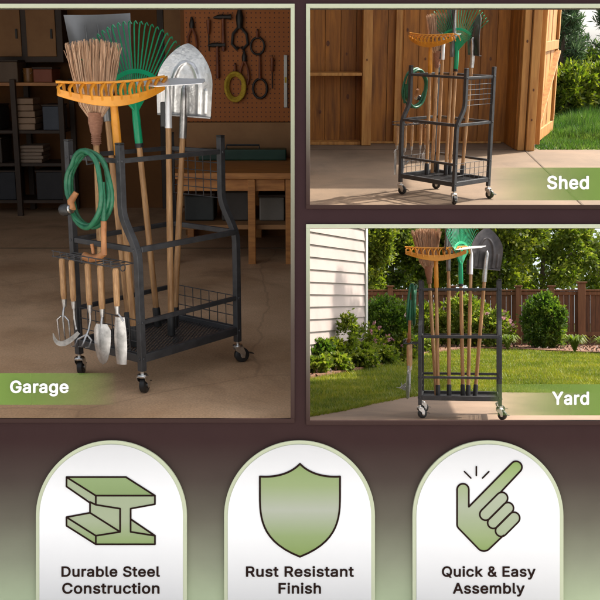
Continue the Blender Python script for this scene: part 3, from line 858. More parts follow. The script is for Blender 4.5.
tag(MB().box(-4.25, 0, 4.75, 9.25, 2.7, 2.78).build('garage_ceiling', M['garage_ceiling']), kind='structure')


def mat_peg():
    m, n, l, p = new_mat('pegboard')
    tc = n.new('ShaderNodeTexCoord')
    vm = n.new('ShaderNodeVectorMath')
    vm.operation = 'SCALE'
    vm.inputs['Scale'].default_value = 1 / .034
    l.new(tc.outputs['Object'], vm.inputs[0])
    fr = n.new('ShaderNodeVectorMath')
    fr.operation = 'FRACTION'
    l.new(vm.outputs[0], fr.inputs[0])
    sb = n.new('ShaderNodeVectorMath')
    sb.operation = 'SUBTRACT'
    sb.inputs[1].default_value = (.5, .5, .5)
    l.new(fr.outputs[0], sb.inputs[0])
    mu = n.new('ShaderNodeVectorMath')
    mu.operation = 'MULTIPLY'
    mu.inputs[1].default_value = (1, 0, 1)
    l.new(sb.outputs[0], mu.inputs[0])
    ln = n.new('ShaderNodeVectorMath')
    ln.operation = 'LENGTH'
    l.new(mu.outputs[0], ln.inputs[0])
    lt = n.new('ShaderNodeMath')
    lt.operation = 'LESS_THAN'
    lt.inputs[1].default_value = .14
    l.new(ln.outputs['Value'], lt.inputs[0])
    nz = n.new('ShaderNodeTexNoise')
    nz.inputs['Scale'].default_value = 3
    l.new(tc.outputs['Object'], nz.inputs['Vector'])
    r1 = n.new('ShaderNodeValToRGB')
    r1.color_ramp.elements[0].color = srgb(150, 80, 14)
    r1.color_ramp.elements[1].color = srgb(176, 98, 22)
    l.new(nz.outputs['Fac'], r1.inputs['Fac'])
    mx = n.new('ShaderNodeMix')
    mx.data_type = 'RGBA'
    l.new(lt.outputs[0], mx.inputs['Factor'])
    l.new(r1.outputs['Color'], mx.inputs['A'])
    mx.inputs['B'].default_value = srgb(70, 32, 8)
    l.new(mx.outputs['Result'], p.inputs['Base Color'])
    p.inputs['Roughness'].default_value = .6
    return m


tag(MB().box(-.85, -.025, 7.598, 7.618, .865, 2.3).build('pegboard', mat_peg(), bevel=.002), 'orange brown pegboard hung with old hand tools', 'pegboard')

M['bench_wood'] = mat('bench_wood', srgb(160, 100, 46), srgb(196, 132, 66), scale=4, rough=.5, stretch=(1.5, 10, 10), bump=.15)
M['bench_dark'] = mat('bench_dark', srgb(52, 36, 22), srgb(66, 46, 28), scale=4, rough=.6)
M['tan_board'] = mat('tan_board', srgb(140, 98, 58), srgb(158, 114, 70), scale=3, rough=.7)
bench = empty('workbench', T(-.5, 7.0), 'wooden workbench standing under the pegboard', 'workbench')
MB().box(-.36, .47, -.54, .58, .56, .60).build('bench_top', M['bench_wood'], bench, bevel=.004)
for x, y in ((.185, -.5), (.43, -.5), (.185, .54), (.43, .54), (-.33, -.5), (-.33, .54)):
    MB().box(x - .024, x + .024, y - .03, y + .03, 0, .558).build('leg', M['bench_wood'], bench, bevel=.003)
MB().box(-.30, .40, -.505, -.475, .48, .556).build('apron', M['bench_wood'], bench, bevel=.002)
MB().box(-.34, .45, -.46, .5, .22, .25).build('lower_shelf', M['tan_board'], bench, bevel=.002)
MB().box(-.355, .47, .585, .612, .60, .86).build('backsplash', M['tan_board'], bench, bevel=.002)
b = MB().box(-.32, .32, -.09, .09, 0, .08)
tb = b.build('toolbox', mat('toolbox_green', srgb(20, 52, 38), srgb(28, 66, 48), scale=6, rough=.4), bevel=.008)
MB().tube([(-.12, 0, .08), (-.12, 0, .105), (.12, 0, .105), (.12, 0, .08)], .007).build('handle', M['black_plastic'], tb)
tag(place(tb, T(-.42, 7.42, .60)), 'long dark green toolbox on the workbench', 'toolbox')
for i, (x, w, h, c, lb) in enumerate(((-.68, .2, .17, (40, 44, 42), 'dark storage bin on the lower bench shelf near the far end'),
                                      (-.43, .2, .2, (58, 50, 42), 'dark brown storage bin in the middle of the lower bench shelf'),
                                      (-.19, .17, .16, (120, 112, 100), 'pale grey storage bin on the lower bench shelf beside the leg'))):
    b = MB()
    b.box(-w / 2, w / 2, -.14, .14, 0, h)
    o = b.build('storage_bin', mat('bin_%d' % i, srgb(*c), srgb(*[v + 12 for v in c]), scale=6, rough=.5), bevel=.01)
    MB().box(-w / 2 - .008, w / 2 + .008, -.148, .148, h + .001, h + .018).build('lid', M['bench_dark'], o, bevel=.004)
    tag(place(o, T(x, 6.85, .251)), lb, 'storage bin', 'bins under the workbench')
M['dark_iron'] = mat('dark_iron', (.02, .018, .016), (.05, .042, .035), scale=14, rough=.5, metal=.5)
M['worn_handle'] = mat('worn_handle', srgb(96, 44, 20), srgb(130, 70, 34), scale=10, rough=.5)


def wx(px):
    return (px - 300) / 1000 * 7.60


def wz(py):
    return 1.275 + 7.58 * math.tan(R(-13.2) + math.atan((300 - py) / 1000))


def hang(name, px, py, label, cat, build):
    o = empty(name, T(wx(px), 7.575, wz(py)), label, cat, 'tools on the pegboard')
    build(o)
    MB().tube([(0, .022, .012), (0, -.012, .012), (0, -.014, .022)], .003, 6).build('hook', M['dark_iron'], o)


def pliers(o):
    b = MB()
    for s in (-1, 1):
        b.tube([(0, 0, -.02), (s * .028, 0, -.09), (s * .034, 0, -.15), (s * .022, 0, -.2)], .009, 8)
    b.build('grip', M['worn_handle'], o, 40)
    MB().tube([(0, 0, .05), (0, 0, .0), (0, 0, -.03)], 1, 10, radii=[.006, .02, .018]).build('jaw', M['dark_iron'], o, 40)


def hammer(o):
    MB().tube([(0, 0, 0), (0, 0, -.24)], 1, 10, radii=[.012, .016]).build('handle', M['worn_handle'], o, 40)
    MB().tube([(-.07, 0, -.005), (-.03, 0, 0), (.03, 0, 0), (.06, 0, 0)], 1, 10, radii=[.006, .018, .016, .022]).build('head', M['dark_iron'], o, 40)


def snips(o):
    b = MB()
    for s in (-1, 1):
        b.tube([(0, 0, -.04), (s * .05, 0, -.1), (s * .058, 0, -.17), (s * .02, 0, -.21), (s * .01, 0, -.19)], .011, 8)
    b.build('grip', M['dark_iron'], o, 40)
    MB().tube([(0, 0, .1), (0, 0, .02), (0, 0, -.06)], 1, 10, radii=[.006, .03, .022]).build('blade', M['dark_iron'], o, 40)


def loop(o, r=.05, h=.09, dz=-.19, m='dark_iron', rr=.008, n=1):
    b = MB()
    for k in range(n):
        b.tube([((r + .006 * k) * math.cos(a), -.006 * k, dz + (h + .006 * k) * math.sin(a)) for a in np.linspace(0, 2 * math.pi, 26)[:-1]], rr, 8, True)
    b.build('loop', M[m], o, 50)
    MB().tube([(0, 0, .02), (0, 0, dz + h)], 1, 8, radii=[.008, .012]).build('handle', M['worn_handle'], o, 40)


def driver(o):
    MB().tube([(0, 0, 0), (0, 0, -.08), (0, 0, -.1)], 1, 10, radii=[.016, .014, .006]).build('grip', M['worn_handle'], o, 40)
    MB().tube([(0, 0, -.1), (0, 0, -.22)], .005, 8).build('shaft', M['dark_iron'], o, 40)


M['rope_yellow'] = mat('yellow_rope', srgb(170, 140, 30), srgb(200, 168, 52), scale=60, rough=.8, bump=.5)
hang('pliers', 196, 24, 'dark pliers hanging at the pegboard end beside the brown wall', 'pliers', pliers)
hang('screwdriver', 212, 20, 'screwdriver hanging beside the pliers high on the pegboard', 'screwdriver', driver)
hang('hammer', 226, 17, 'short hammer hanging between the screwdriver and the big snips', 'hammer', hammer)
hang('tin_snips', 242, 20, 'big dark tin snips high on the pegboard', 'snips', snips)
hang('wire_loop', 259, 32, 'round wire loop with stub handle right of the tin snips', 'wire loop', lambda o: loop(o, .05, .06, -.10))
hang('mallet', 220, 45, 'brown handled mallet behind the shovel on the pegboard', 'mallet', hammer)
hang('rope_coil', 237, 66, 'yellow rope coil hanging on the pegboard', 'rope', lambda o: loop(o, .055, .085, -.15, 'rope_yellow', .011, 4))
hang('wire_loop', 261, 58, 'tall oval wire loop below the round one on the pegboard', 'wire loop', lambda o: loop(o, .052, .07, -.22, 'dark_iron', .009))
hang('pliers', 246, 57, 'small pliers hanging between rope coil and oval loop', 'pliers', pliers)
hang('screwdriver', 273, 58, 'thin screwdriver hanging alone right of the oval loop', 'screwdriver', driver)
lv = empty('spirit_level', T(wx(286), 7.58, wz(80)), 'pale steel spirit level upright at the pegboard end', 'spirit level')
MB().box(-.012, .012, -.012, .012, -.2, .18).build('bar', mat('level_steel', (.42, .40, .36), (.5, .48, .43), scale=8, rough=.4, metal=.5), lv, bevel=.002)
MB().box(-.008, .008, -.0145, -.0125, -.02, .02).build('vial', M['rope_yellow'], lv)

# wall door and cabinets at the back
dr = empty('panel_door', T(-1.03, 9.12), 'tan panelled door in the brown back wall', 'door')
MB().box(-.17, .17, 0, .028, .02, 1.98).build('leaf', M['tan_board'], dr, bevel=.004)
b = MB()
for x in (-.2, .2):
    b.box(x - .028, x + .028, -.01, .028, 0, 2.04)
b.box(-.172, .172, -.01, .028, 1.985, 2.04)
b.build('frame', M['bench_dark'], dr, bevel=.003)
MB().lathe([(.0, -.02), (.02, -.015), (.02, .01), (.008, .02), (.008, .05)], 14, T(-.12, -.03, 1.0) @ RX(-90)).build('knob', M['dark_iron'], dr, 40)
cab = empty('wall_cabinet', T(-2.35, 9.14, 1.3), 'brown wall cabinet with two pale doors over the shelves', 'cabinet')
MB().box(-.36, .3, -.22, 0, 0, .52).build('body', M['bench_dark'], cab, bevel=.004)
for x in (-.18, .12):
    d_ = MB().box(x - .125, x + .125, -.24, -.222, .05, .47).build('door', M['tan_board'], cab, bevel=.004)
    MB().box(x + .085, x + .1, -.262, -.241, .2, .28).build('handle', M['dark_iron'], d_)

sh_ = empty('storage_shelves', T(-2.45, 8.85), 'dark open storage shelves at the back of the garage', 'shelving')
for x in (-.55, .02, .42):
    for y in (-.2, .22):
        MB().box(x - .022, x + .022, y - .022, y + .022, 0, 1.16).build('upright', M['bench_dark'], sh_, bevel=.002)
for z in (.12, .44, .72, 1.12):
    MB().box(-.54, .40, -.18, .2, z - .014, z + .014).build('shelf', M['bench_wood'] if z > 1 else M['bench_dark'], sh_, bevel=.002)
boxes = [(-2.82, 1.135, .24, .13, (52, 44, 38), 'storage box', 'dark box on the top shelf beside the cabinet edge'),
         (-2.48, 1.135, .18, .17, (92, 70, 48), 'storage box', 'brown cardboard box on the top shelf under the cabinet'),
         (-2.18, 1.135, .16, .11, (130, 62, 34), 'storage box', 'rusty red box at the end of the top shelf'),
         (-2.36, .735, .18, .27, (150, 120, 92), 'folded cloths', 'pale stack of folded cloths on the shelf'),
         (-2.70, .735, .26, .2, (46, 42, 42), 'storage box', 'black bin beside the folded cloths'),
         (-2.13, .735, .14, .2, (60, 66, 76), 'storage box', 'grey blue box beside the folded cloths'),
         (-2.72, .455, .3, .2, (56, 44, 32), 'storage box', 'wide dark brown box on the low shelf'),
         (-2.32, .455, .2, .15, (134, 112, 92), 'storage box', 'pale stack of papers on the low shelf'),
         (-2.16, .135, .26, .24, (34, 30, 30), 'storage box', 'black crate on the bottom shelf near the uprights'),
         (-2.62, .135, .3, .24, (30, 30, 34), 'storage box', 'wide black crate on the bottom shelf')]
for i, (x, z, w, h, c, cat, lb) in enumerate(boxes):
    b = MB()
    if 'stack' in lb:
        k = 5
        for q in range(k):
            dx, dy = random.uniform(-.012, .012), random.uniform(-.01, .01)
            b.box(-w / 2 + dx, w / 2 + dx, -.13 + dy, .13 + dy, q * h / k, (q + .93) * h / k)
    else:
        b.box(-w / 2, w / 2, -.15, .15, 0, h)
    o = b.build('cloth_stack' if 'cloth' in cat else 'paper_stack' if 'paper' in lb else 'storage_box', mat('box_%d' % i, srgb(*c), srgb(*[v + 14 for v in c]), scale=5, rough=.6), bevel=.006)
    if 'stack' not in lb:
        MB().box(-w / 2 - .006, w / 2 + .006, -.156, .156, h + .001, h + .016).build('lid', M['bench_dark'], o, bevel=.003)
    else:
        cat = 'cloths' if 'cloth' in cat else 'papers'
    tag(place(o, T(x, 8.83, z)), lb, cat, 'things on the storage shelves')

for x, c, lb in ((-2.63, (120, 112, 104), 'grey paint can on the top shelf between two boxes'), (-2.33, (128, 84, 40), 'tan paint can on the top shelf near the red box')):
    cn = empty('paint_can', T(x, 8.80, 1.134), lb, 'paint can', 'paint cans on the storage shelves')
    MB().lathe([(.045, 0), (.046, .003), (.046, .112), (.048, .114), (.048, .118), (.040, .119), (.038, .115)], 22).build('tin', mat('can_' + str(c[0]), srgb(*c), srgb(*[v + 10 for v in c]), scale=8, rough=.4, stain=(9, .6)), cn, 40)
    MB().tube([(.047 * math.cos(q), -.012 - .03 * math.sin(q), .10 - .03 * math.sin(q)) for q in np.linspace(0, math.pi, 12)], .0016, 6).build('bail', M['zinc'], cn, 50)

# ---------------------------------------------------------------- shed
M['patio'] = mat('shed_concrete', srgb(98, 80, 62), srgb(132, 109, 86), stain=(1.4, .72), speck=(110, .12), scale=1.1, rough=.8, bump=.25, detail=9, spread=(.3, .7), bump_scale=50, dist=.002)
M['shed_board'] = mat('shed_board', srgb(118, 68, 14), srgb(176, 112, 36), stain=(1.3, .55), scale=2.2, rough=.6, stretch=(9, 9, .8), island=.16, bump=.2, detail=8, spread=(.32, .66))
M['shed_stud'] = mat('shed_stud', srgb(160, 102, 42), srgb(200, 146, 76), stain=(1.6, .7), scale=2.2, rough=.6, stretch=(9, 9, .8), island=.10, bump=.15, detail=8)
M['shed_knot'] = mat('knot_wood', srgb(84, 44, 18), srgb(110, 62, 28), scale=30, rough=.6)
M['roof_felt'] = mat('roof_felt', (.05, .05, .05), (.08, .08, .08), scale=40, rough=.9)
p_ = [(.05, 7.31), (2.27, 7.31), (2.78, 9.0), (3.23, 10.47), (2.5, 10.47), (2.5, 11.35), (-.45, 11.35), (-.45, 10.2), (.03, 8.6)]
tag(place(MB().prism(p_, -.06, 0).build('shed_path', M['patio']), SHED), kind='structure')
b = MB()
b.bar((2.10, 7.32, .0015), (2.345, 10.47, .0015), .016, .004)
b.bar((.02, 10.47, .0015), (2.36, 10.47, .0015), .014, .004)
tag(place(b.build('path_joint', mat('path_joint', srgb(84, 66, 50), srgb(96, 78, 60), scale=20, rough=.9)), SHED), kind='structure')

shed = empty('wooden_shed', SHED @ T(1.1, 10.6), 'open fronted wooden shed of warm brown boards', 'shed')


def S_(x, y):
    return x - 1.1, y - 10.6


def vboards(x0, x1, y0, y1, z0, z1, w, along='x'):
    b = MB()
    a0, a1 = (x0, x1) if along == 'x' else (y0, y1)
    n = max(1, round((a1 - a0) / w))
    st = (a1 - a0) / n
    for i in range(n):
        q0, q1 = a0 + i * st + .002, a0 + (i + 1) * st - .002
        j = random.uniform(-.003, .003)
        if along == 'x':
            b.box(q0, q1, y0 + j, y1 + j, z0, z1)
        else:
            b.box(x0 + j, x1 + j, q0, q1, z0, z1)
    return b


x0, y0 = S_(-.4, 11.06)
x1, _ = S_(2.28, 0)
vboards(x0, x1, y0, y0 + .022, .003, 2.75, .165).build('back_wall', M['shed_board'], shed, bevel=.002)
MB().box(x0, x1, y0 + .03, y0 + .05, .003, 2.75).build('wall_lining', M['bench_dark'], shed)
x2, y2 = S_(2.24, 10.48)
vboards(x2, x2 + .022, y2, S_(0, 11.05)[1], .003, 2.75, .14, 'y').build('side_wall', M['shed_board'], shed, bevel=.002)
vboards(S_(-.42, 0)[0], S_(-.40, 0)[0], y2, S_(0, 11.05)[1], .003, 2.75, .14, 'y').build('side_wall', M['shed_board'], shed, bevel=.002)


def stud(x, w, ya, yb, z1=2.75, z0=.003):
    xa, y_ = S_(x, ya)
    _, yb_ = S_(0, yb)
    MB().box(xa, xa + w, y_, yb_, z0, z1).build('stud', M['shed_stud'], shed, bevel=.004)


stud(.66, .10, 10.80, 11.05)
stud(1.02, .065, 10.98, 11.05)
stud(2.255, .07, 10.40, 10.475)
stud(2.335, .085, 10.36, 10.475)
stud(1.66, .03, 11.02, 11.05)
xa, ya = S_(-.38, 10.80)
MB().box(xa, S_(.655, 0)[0], ya, S_(0, 11.05)[1], .735, .768).build('shelf', M['shed_stud'], shed, bevel=.003)
MB().box(xa, S_(.655, 0)[0], S_(0, 10.86)[1], S_(0, 11.05)[1], .003, .035).build('sill_plate', M['shed_stud'], shed, bevel=.003)
MB().box(S_(.765, 0)[0], S_(2.2, 0)[0], S_(0, 10.99)[1], S_(0, 11.052)[1], .003, .022).build('sill_plate', M['shed_stud'], shed, bevel=.003)
MB().box(S_(-.55, 0)[0], S_(3.30, 0)[0], S_(0, 9.66)[1], S_(0, 11.3)[1], 2.76, 2.83).build('roof', M['roof_felt'], shed, bevel=.004)  # out of view; overhang widened front and right to shade the path
# knots on the boards and studs
for (x, y, z, rr) in ((.30, 11.0545, 1.06, .018), (.52, 11.0545, .50, .016), (.5, 11.0545, .95, .010), (1.15, 11.0545, 1.2, .011), (1.9, 11.0545, .98, .009), (2.05, 11.0545, .9, .012),
                      (1.35, 11.0545, .9, .009), (.22, 11.0545, .34, .013), (1.75, 11.0545, 1.25, .008), (.705, 10.797, .9, .008), (2.375, 10.357, .62, .008), (2.375, 10.357, .32, .007), (2.29, 10.397, 1.1, .009)):
    xx, yy = S_(x, y)
    MB().lathe([(.001, -.0032), (rr * .6, -.003), (rr, -.0022), (rr, .004)], 14, T(xx, yy, z) @ RX(-90) @ Matrix.Diagonal((1, 1.7, 1, 1)) @ RZ(30)).build('knot', M['shed_knot'], shed, 40)
# the door, swung open to the right
dlen = math.hypot(.55, 1.42)
dang = math.degrees(math.atan2(1.42, .55))
door = empty('door', None)
door.parent = shed
door.matrix_local = T(*S_(2.425, 10.46)) @ RZ(dang)
vboards(0, dlen, .02, .04, .04, 2.3, .15).build('leaf', M['shed_stud'], door, bevel=.002)
for z0_, z1_ in ((.045, .165), (.98, 1.08), (2.15, 2.27)):
    MB().box(0, dlen, -.006, .0185, z0_, z1_).build('rail', M['shed_stud'], door, bevel=.003)
MB().bar((.10, .008, .20), (dlen - .10, .008, .955), .022, .11, up=(0, 1, 0)).build('brace', M['shed_stud'], door, bevel=.003)
MB().bar((.0, -.012, .06), (.0, -.012, 2.2), .02, .11, up=(0, 1, 0)).build('hinge_stile', M['shed_stud'], door, bevel=.003)
for z0_, z1_ in ((.17, .975), (1.085, 2.145)):
    MB().box(dlen - .07, dlen + .005, -.010, .0185, z0_, z1_).build('lock_stile', M['shed_stud'], door, bevel=.003)

# foliage generators -----------------------------------------------------------------


def leaf_quads(pts, size, outward=None, narrow=.55, droop=.0):
    n = len(pts)
    d = rng.normal(size=(n, 3))
    if outward is not None:
        d = d * .8 + outward * 1.0
    d[:, 2] += .25 - droop
    d /= np.linalg.norm(d, axis=1)[:, None] + 1e-9
    a = rng.normal(size=(n, 3))
    s = np.cross(d, a)
    s /= np.linalg.norm(s, axis=1)[:, None] + 1e-9
    L = size * rng.uniform(.6, 1.35, n)[:, None]
    w = L * narrow / 2
    nrm = np.cross(s, d)
    v = np.empty((n, 4, 3))
    v[:, 0] = pts
    v[:, 1] = pts + d * L * .45 + s * w + nrm * L * .06
    v[:, 2] = pts + d * L
    v[:, 3] = pts + d * L * .45 - s * w + nrm * L * .06
    return v.reshape(-1, 3)


def clumped(center, radii, clumps, per, spread, shell=.55, flat_bottom=None):
    c = np.array(center, float)
    r = np.array(radii, float)
    u = rng.normal(size=(clumps, 3))
    u /= np.linalg.norm(u, axis=1)[:, None]
    rad = rng.uniform(shell, 1.0, clumps) ** .7
    cc = u * rad[:, None] * (1 + rng.normal(0, .10, clumps))[:, None]
    cs = np.repeat(cc, per, 0)
    p = cs + rng.normal(0, spread, (clumps * per, 3)) * np.repeat(rng.uniform(.6, 1.3, clumps), per)[:, None]
    out = p / (np.linalg.norm(p, axis=1)[:, None] + 1e-6)
    pts = c + p * r
    if flat_bottom is not None:
        k = pts[:, 2] > flat_bottom
        pts, out = pts[k], out[k]
    return pts, out


def blades(px, py, h, w, lean=.35, z=0.0):
    n = len(px)
    a = rng.uniform(0, 2 * math.pi, n)
    hh = h * rng.uniform(.5, 1.3, n)
    ww = w * rng.uniform(.6, 1.3, n)
    la = rng.uniform(0, 2 * math.pi, n)
    lr = hh * lean * rng.uniform(.1, 1.4, n)
    v = np.empty((n, 3, 3))
    v[:, 0] = np.stack([px - np.cos(a) * ww / 2, py - np.sin(a) * ww / 2, np.full(n, z)], 1)
    v[:, 1] = np.stack([px + np.cos(a) * ww / 2, py + np.sin(a) * ww / 2, np.full(n, z)], 1)
    v[:, 2] = np.stack([px + np.cos(la) * lr, py + np.sin(la) * lr, z + hh], 1)
    return v.reshape(-1, 3)


M['soil'] = mat('soil', (.045, .03, .018), (.09, .058, .035), scale=14, rough=.95, bump=.6, detail=8)
M['mulch'] = mat('bark_mulch', srgb(84, 56, 40), srgb(136, 96, 70), scale=26, rough=.95, bump=.8, detail=8)
M['turf'] = mat('turf_base', (.06, .08, .012), (.10, .12, .022), scale=5, rough=.95, bump=.5, detail=9)
M['bark'] = mat('bark', (.06, .04, .028), (.12, .085, .06), scale=8, rough=.9, stretch=(4, 4, .8), bump=.6)
M['grass_a'] = mat_leaf('lawn_blade', (.095, .140, .014), (.160, .205, .024), (.28, .27, .055), .3, patch=(1.4, .3))
M['grass_b'] = mat_leaf('meadow_blade', (.035, .085, .014), (.06, .125, .022), (.11, .18, .045), .35, patch=(1.8, .25))
M['leaf_dark'] = mat_leaf('leaf_dark', (.036, .064, .010), (.07, .11, .015), (.125, .16, .026), .45, patch=(1.6, .22))
M['leaf_mid'] = mat_leaf('leaf_mid', (.055, .09, .012), (.11, .155, .018), (.20, .23, .036), .45, patch=(1.6, .22))
M['leaf_light'] = mat_leaf('leaf_light', (.075, .12, .014), (.14, .19, .025), (.25, .27, .055), .4)
M['leaf_shrub'] = mat_leaf('leaf_shrub', (.032, .075, .010), (.07, .13, .018), (.12, .19, .03), .4, patch=(3, .25))
M['leaf_pine'] = mat_leaf('pine_needle', (.035, .07, .03), (.06, .105, .045), (.10, .15, .07), .25)
M['flower_pink'] = mat_leaf('pink_petal', (.30, .14, .17), (.42, .22, .25), (.5, .32, .34), .35)
M['flower_red'] = mat_leaf('rose_petal', (.32, .10, .09), (.42, .18, .15), (.45, .28, .24), .35)

# grass, trees and shrubs beside the shed ------------------------------------------------
gp = [(2.44, 10.49), (3.36, 10.49), (5.2, 16.6), (4.0, 16.6), (2.95, 12.2)]
tag(place(MB().prism(gp, -.08, -.004).build('meadow_ground', M['turf']), SHED), kind='structure')


def in_poly(x, y, poly):
    ins = np.zeros(len(x), bool)
    n = len(poly)
    for i in range(n):
        xa, ya_ = poly[i]
        xb, yb = poly[(i + 1) % n]
        c = ((ya_ > y) != (yb > y)) & (x < (xb - xa) * (y - ya_) / (yb - ya_ + 1e-12) + xa)
        ins ^= c
    return ins


gx, gy = rng.uniform(2.4, 5.2, 60000), rng.uniform(10.45, 16.6, 60000)
k = in_poly(gx, gy, gp)
gx, gy = gx[k], gy[k]
tuft = .6 + .5 * np.sin(gx * 5.1 + np.sin(gy * 3.3)) * np.sin(gy * 4.3)
near = np.clip((gy - 10.45) / .9, .25, 1.0)
vb = blades(gx, gy, .17 * np.clip(tuft, .35, 1.1) * near, .014, .5, -.004)
tag(place(np_mesh('grass', vb, 3, M['grass_b']), SHED), 'long green grass beside the shed', 'grass', kind='stuff')


def tree(name, M_, x, y, trunk_h, r0, crowns, leafm, leaf, label, cat='tree', group=None, narrow=.55, per=90, limbs=True):
    t = empty(name, M_ @ T(x, y), label, cat, group)
    b = MB()
    b.tube([(0, 0, -.05), (.01, 0, trunk_h * .3), (-.02, .02, trunk_h * .7), (0, 0, trunk_h)], 1, 9, radii=[r0 * 1.35, r0, r0 * .8, r0 * .45])
    if limbs:
        for c, rr, nc in crowns:
            st = (0, 0, trunk_h * random.uniform(.45, .8))
            b.tube([st, (c[0] * .5, c[1] * .5, (st[2] + c[2]) / 2 + .05), c], 1, 6, radii=[r0 * .45, r0 * .3, r0 * .12])
    b.build('trunk', M['bark'], t, 50)
    vs = []
    for c, rr, nc in crowns:
        p, o = clumped(c, rr, nc, per, .13)
        vs.append(leaf_quads(p, leaf, o, narrow))
    np_mesh('crown', np.concatenate(vs), 4, leafm, t)
    return t


def conifer(x, y, h, r, label, M_, n_whorl=16, leafm=None, lens=.11, start=.08):
    t = empty('pine_tree', M_ @ T(x, y), label, 'tree', 'pines behind the shed grass')
    b = MB()
    b.tube([(0, 0, -.05), (.0, 0, h * .5), (0.01, 0, h)], 1, 8, radii=[.045, .03, .006])
    pts, dirs = [], []
    for i in range(n_whorl):
        f = i / (n_whorl - 1)
        z = h * (start + (.97 - start) * f)
        L = r * (1 - f) ** .75 * random.uniform(.75, 1.15) + .04
        for q in range(5):
            a = random.uniform(0, 2 * math.pi)
            up = .18 + .5 * f
            e = Vector((math.cos(a) * L, math.sin(a) * L, L * up))
            b.tube([(0, 0, z), Vector((0, 0, z)) + e * .5 + Vector((0, 0, -.02)), Vector((0, 0, z)) + e], 1, 5, radii=[.012, .008, .003])
            m_ = int(70 * (L / r + .35))
            tt = rng.uniform(.2, 1.05, m_)
            pos = np.array([0, 0, z]) + np.outer(tt, np.array(e)) + rng.normal(0, .018, (m_, 3))
            dd = np.array(e.normalized()) * .9 + rng.normal(0, .7, (m_, 3))
            pts.append(pos)
            dirs.append(dd / np.linalg.norm(dd, axis=1)[:, None])
    b.build('trunk', M['bark'], t, 50)
    p, d = np.concatenate(pts), np.concatenate(dirs)
    np_mesh('crown', leaf_quads(p, lens, d, .16), 4, leafm or M['leaf_pine'], t)


conifer(3.72, 14.6, 1.75, .42, 'feathery pine next to the open shed door', SHED)
conifer(4.02, 15.6, 1.35, .34, 'short young pine seen between the two taller pines', SHED)
conifer(4.55, 15.2, 1.72, .42, 'tall pine cut off by the window frame edge', SHED)
for (x, y, c, rr, nc, mm, lb) in ((3.68, 13.9, (0, 0, .36), (.36, .34, .36), 60, 'leaf_mid', 'rounded green bush at the foot of the pines by the shed door'),
                                  (4.22, 14.2, (0, 0, .42), (.36, .36, .42), 70, 'leaf_light', 'light green arching bush by the window frame in the shed view'),
                                  (3.98, 14.9, (0, 0, .46), (.42, .36, .46), 70, 'leaf_dark', 'dark bush between the pines in the shed view'),
                                  (4.75, 15.8, (0, 0, .5), (.5, .4, .5), 60, 'leaf_dark', 'dark bush behind the light arching bush')):
    t = empty('bush', SHED @ T(x, y), lb, 'bush', 'bushes behind the shed grass')
    MB().tube([(0, 0, -.03), (0, 0, c[2])], 1, 7, radii=[.02, .008]).build('stem', M['bark'], t)
    p, o = clumped(c, rr, nc, 60, .12, .3, 0.0)
    np_mesh('foliage', leaf_quads(p, .075, o, .45), 4, M[mm], t)

# ---------------------------------------------------------------- yard
M['yard_patio'] = mat('yard_concrete', srgb(118, 97, 79), srgb(140, 116, 95), stain=(1.6, .76), speck=(110, .12), scale=1.4, rough=.8, bump=.2, detail=9, bump_scale=50, dist=.002)
edge = [(-.35, 6.95), (-.05, 7.1), (.12, 7.32), (.32, 7.62), (.6, 8.15), (.9, 8.65), (1.25, 9.0), (1.7, 9.15), (2.3, 9.1), (3.2, 9.05), (5.5, 9.0)]
patio = [(-3, 6.6), (-3, 6.75)] + edge + [(7.5, 9.0), (7.5, 6.6)]
tag(place(MB().prism(patio, -.1, 0).build('patio', M['yard_patio']), YARD), kind='structure')
bed_l = [(-.35, 11.6), (.11, 11.15), (.45, 11.9), (.95, 13.0), (1.5, 14.6), (2.1, 16.4), (2.8, 17.6), (3.3, 17.9), (4.2, 17.1), (5.2, 15.9), (6.5, 15.4), (9, 15.4), (9, 19.4), (-.35, 19.4)]
lawn = [(-.35, 7.0)] + [(x, y + .004) for x, y in edge[1:]] + [(9, 9.0), (9, 15.6), (6.5, 15.6), (3.3, 18.1), (2.0, 16.8), (.3, 11.9), (-.35, 11.8)]
tag(place(MB().box(-6, 16, 6.62, 60, -.3, -.055).build('lawn_ground', M['turf']), YARD), kind='structure')
tag(place(MB().prism(bed_l, -.05, -.006).build('flower_bed_soil', M['mulch']), YARD), kind='structure')
gx, gy = [], []
N = 330000
yy = 7.0 + (18.2 - 7.0) * rng.uniform(0, 1, N) ** 1.25
xx = yy * rng.uniform(-.02, .36, N)
k = in_poly(xx, yy, lawn) & ~in_poly(xx, yy, bed_l)
xx, yy = xx[k], yy[k]
hgt = .034 + .006 * np.sin(xx * 7 + np.sin(yy * 5)) + .0008 * (yy - 7)
vb = blades(xx, yy, hgt, .006 + .0011 * (yy - 7), .6, -.055)
ex, ey = [], []
for i in range(1, len(edge) - 1):
    q = rng.uniform(0, 1, 1500)
    ex.append(edge[i][0] + (edge[i + 1][0] - edge[i][0]) * q)
    ey.append(edge[i][1] + (edge[i + 1][1] - edge[i][1]) * q + .004 + np.abs(rng.normal(0, .02, 1500)))
ex, ey = np.concatenate(ex), np.concatenate(ey)
vb = np.concatenate([vb, blades(ex, ey, .062, .010, .9, -.04)])
tx, ty = rng.uniform(0, 6, 260), rng.uniform(8.5, 17.5, 260)
k = in_poly(tx, ty, lawn) & ~in_poly(tx, ty, bed_l)
tx, ty = np.repeat(tx[k], 26), np.repeat(ty[k], 26)
vb = np.concatenate([vb, blades(tx + rng.normal(0, .045, len(tx)), ty + rng.normal(0, .045, len(tx)), .075, .013, .8, -.055)])
tag(place(np_mesh('grass', vb, 3, M['grass_a']), YARD), 'mown sunlit lawn grass behind the patio', 'grass', kind='stuff')

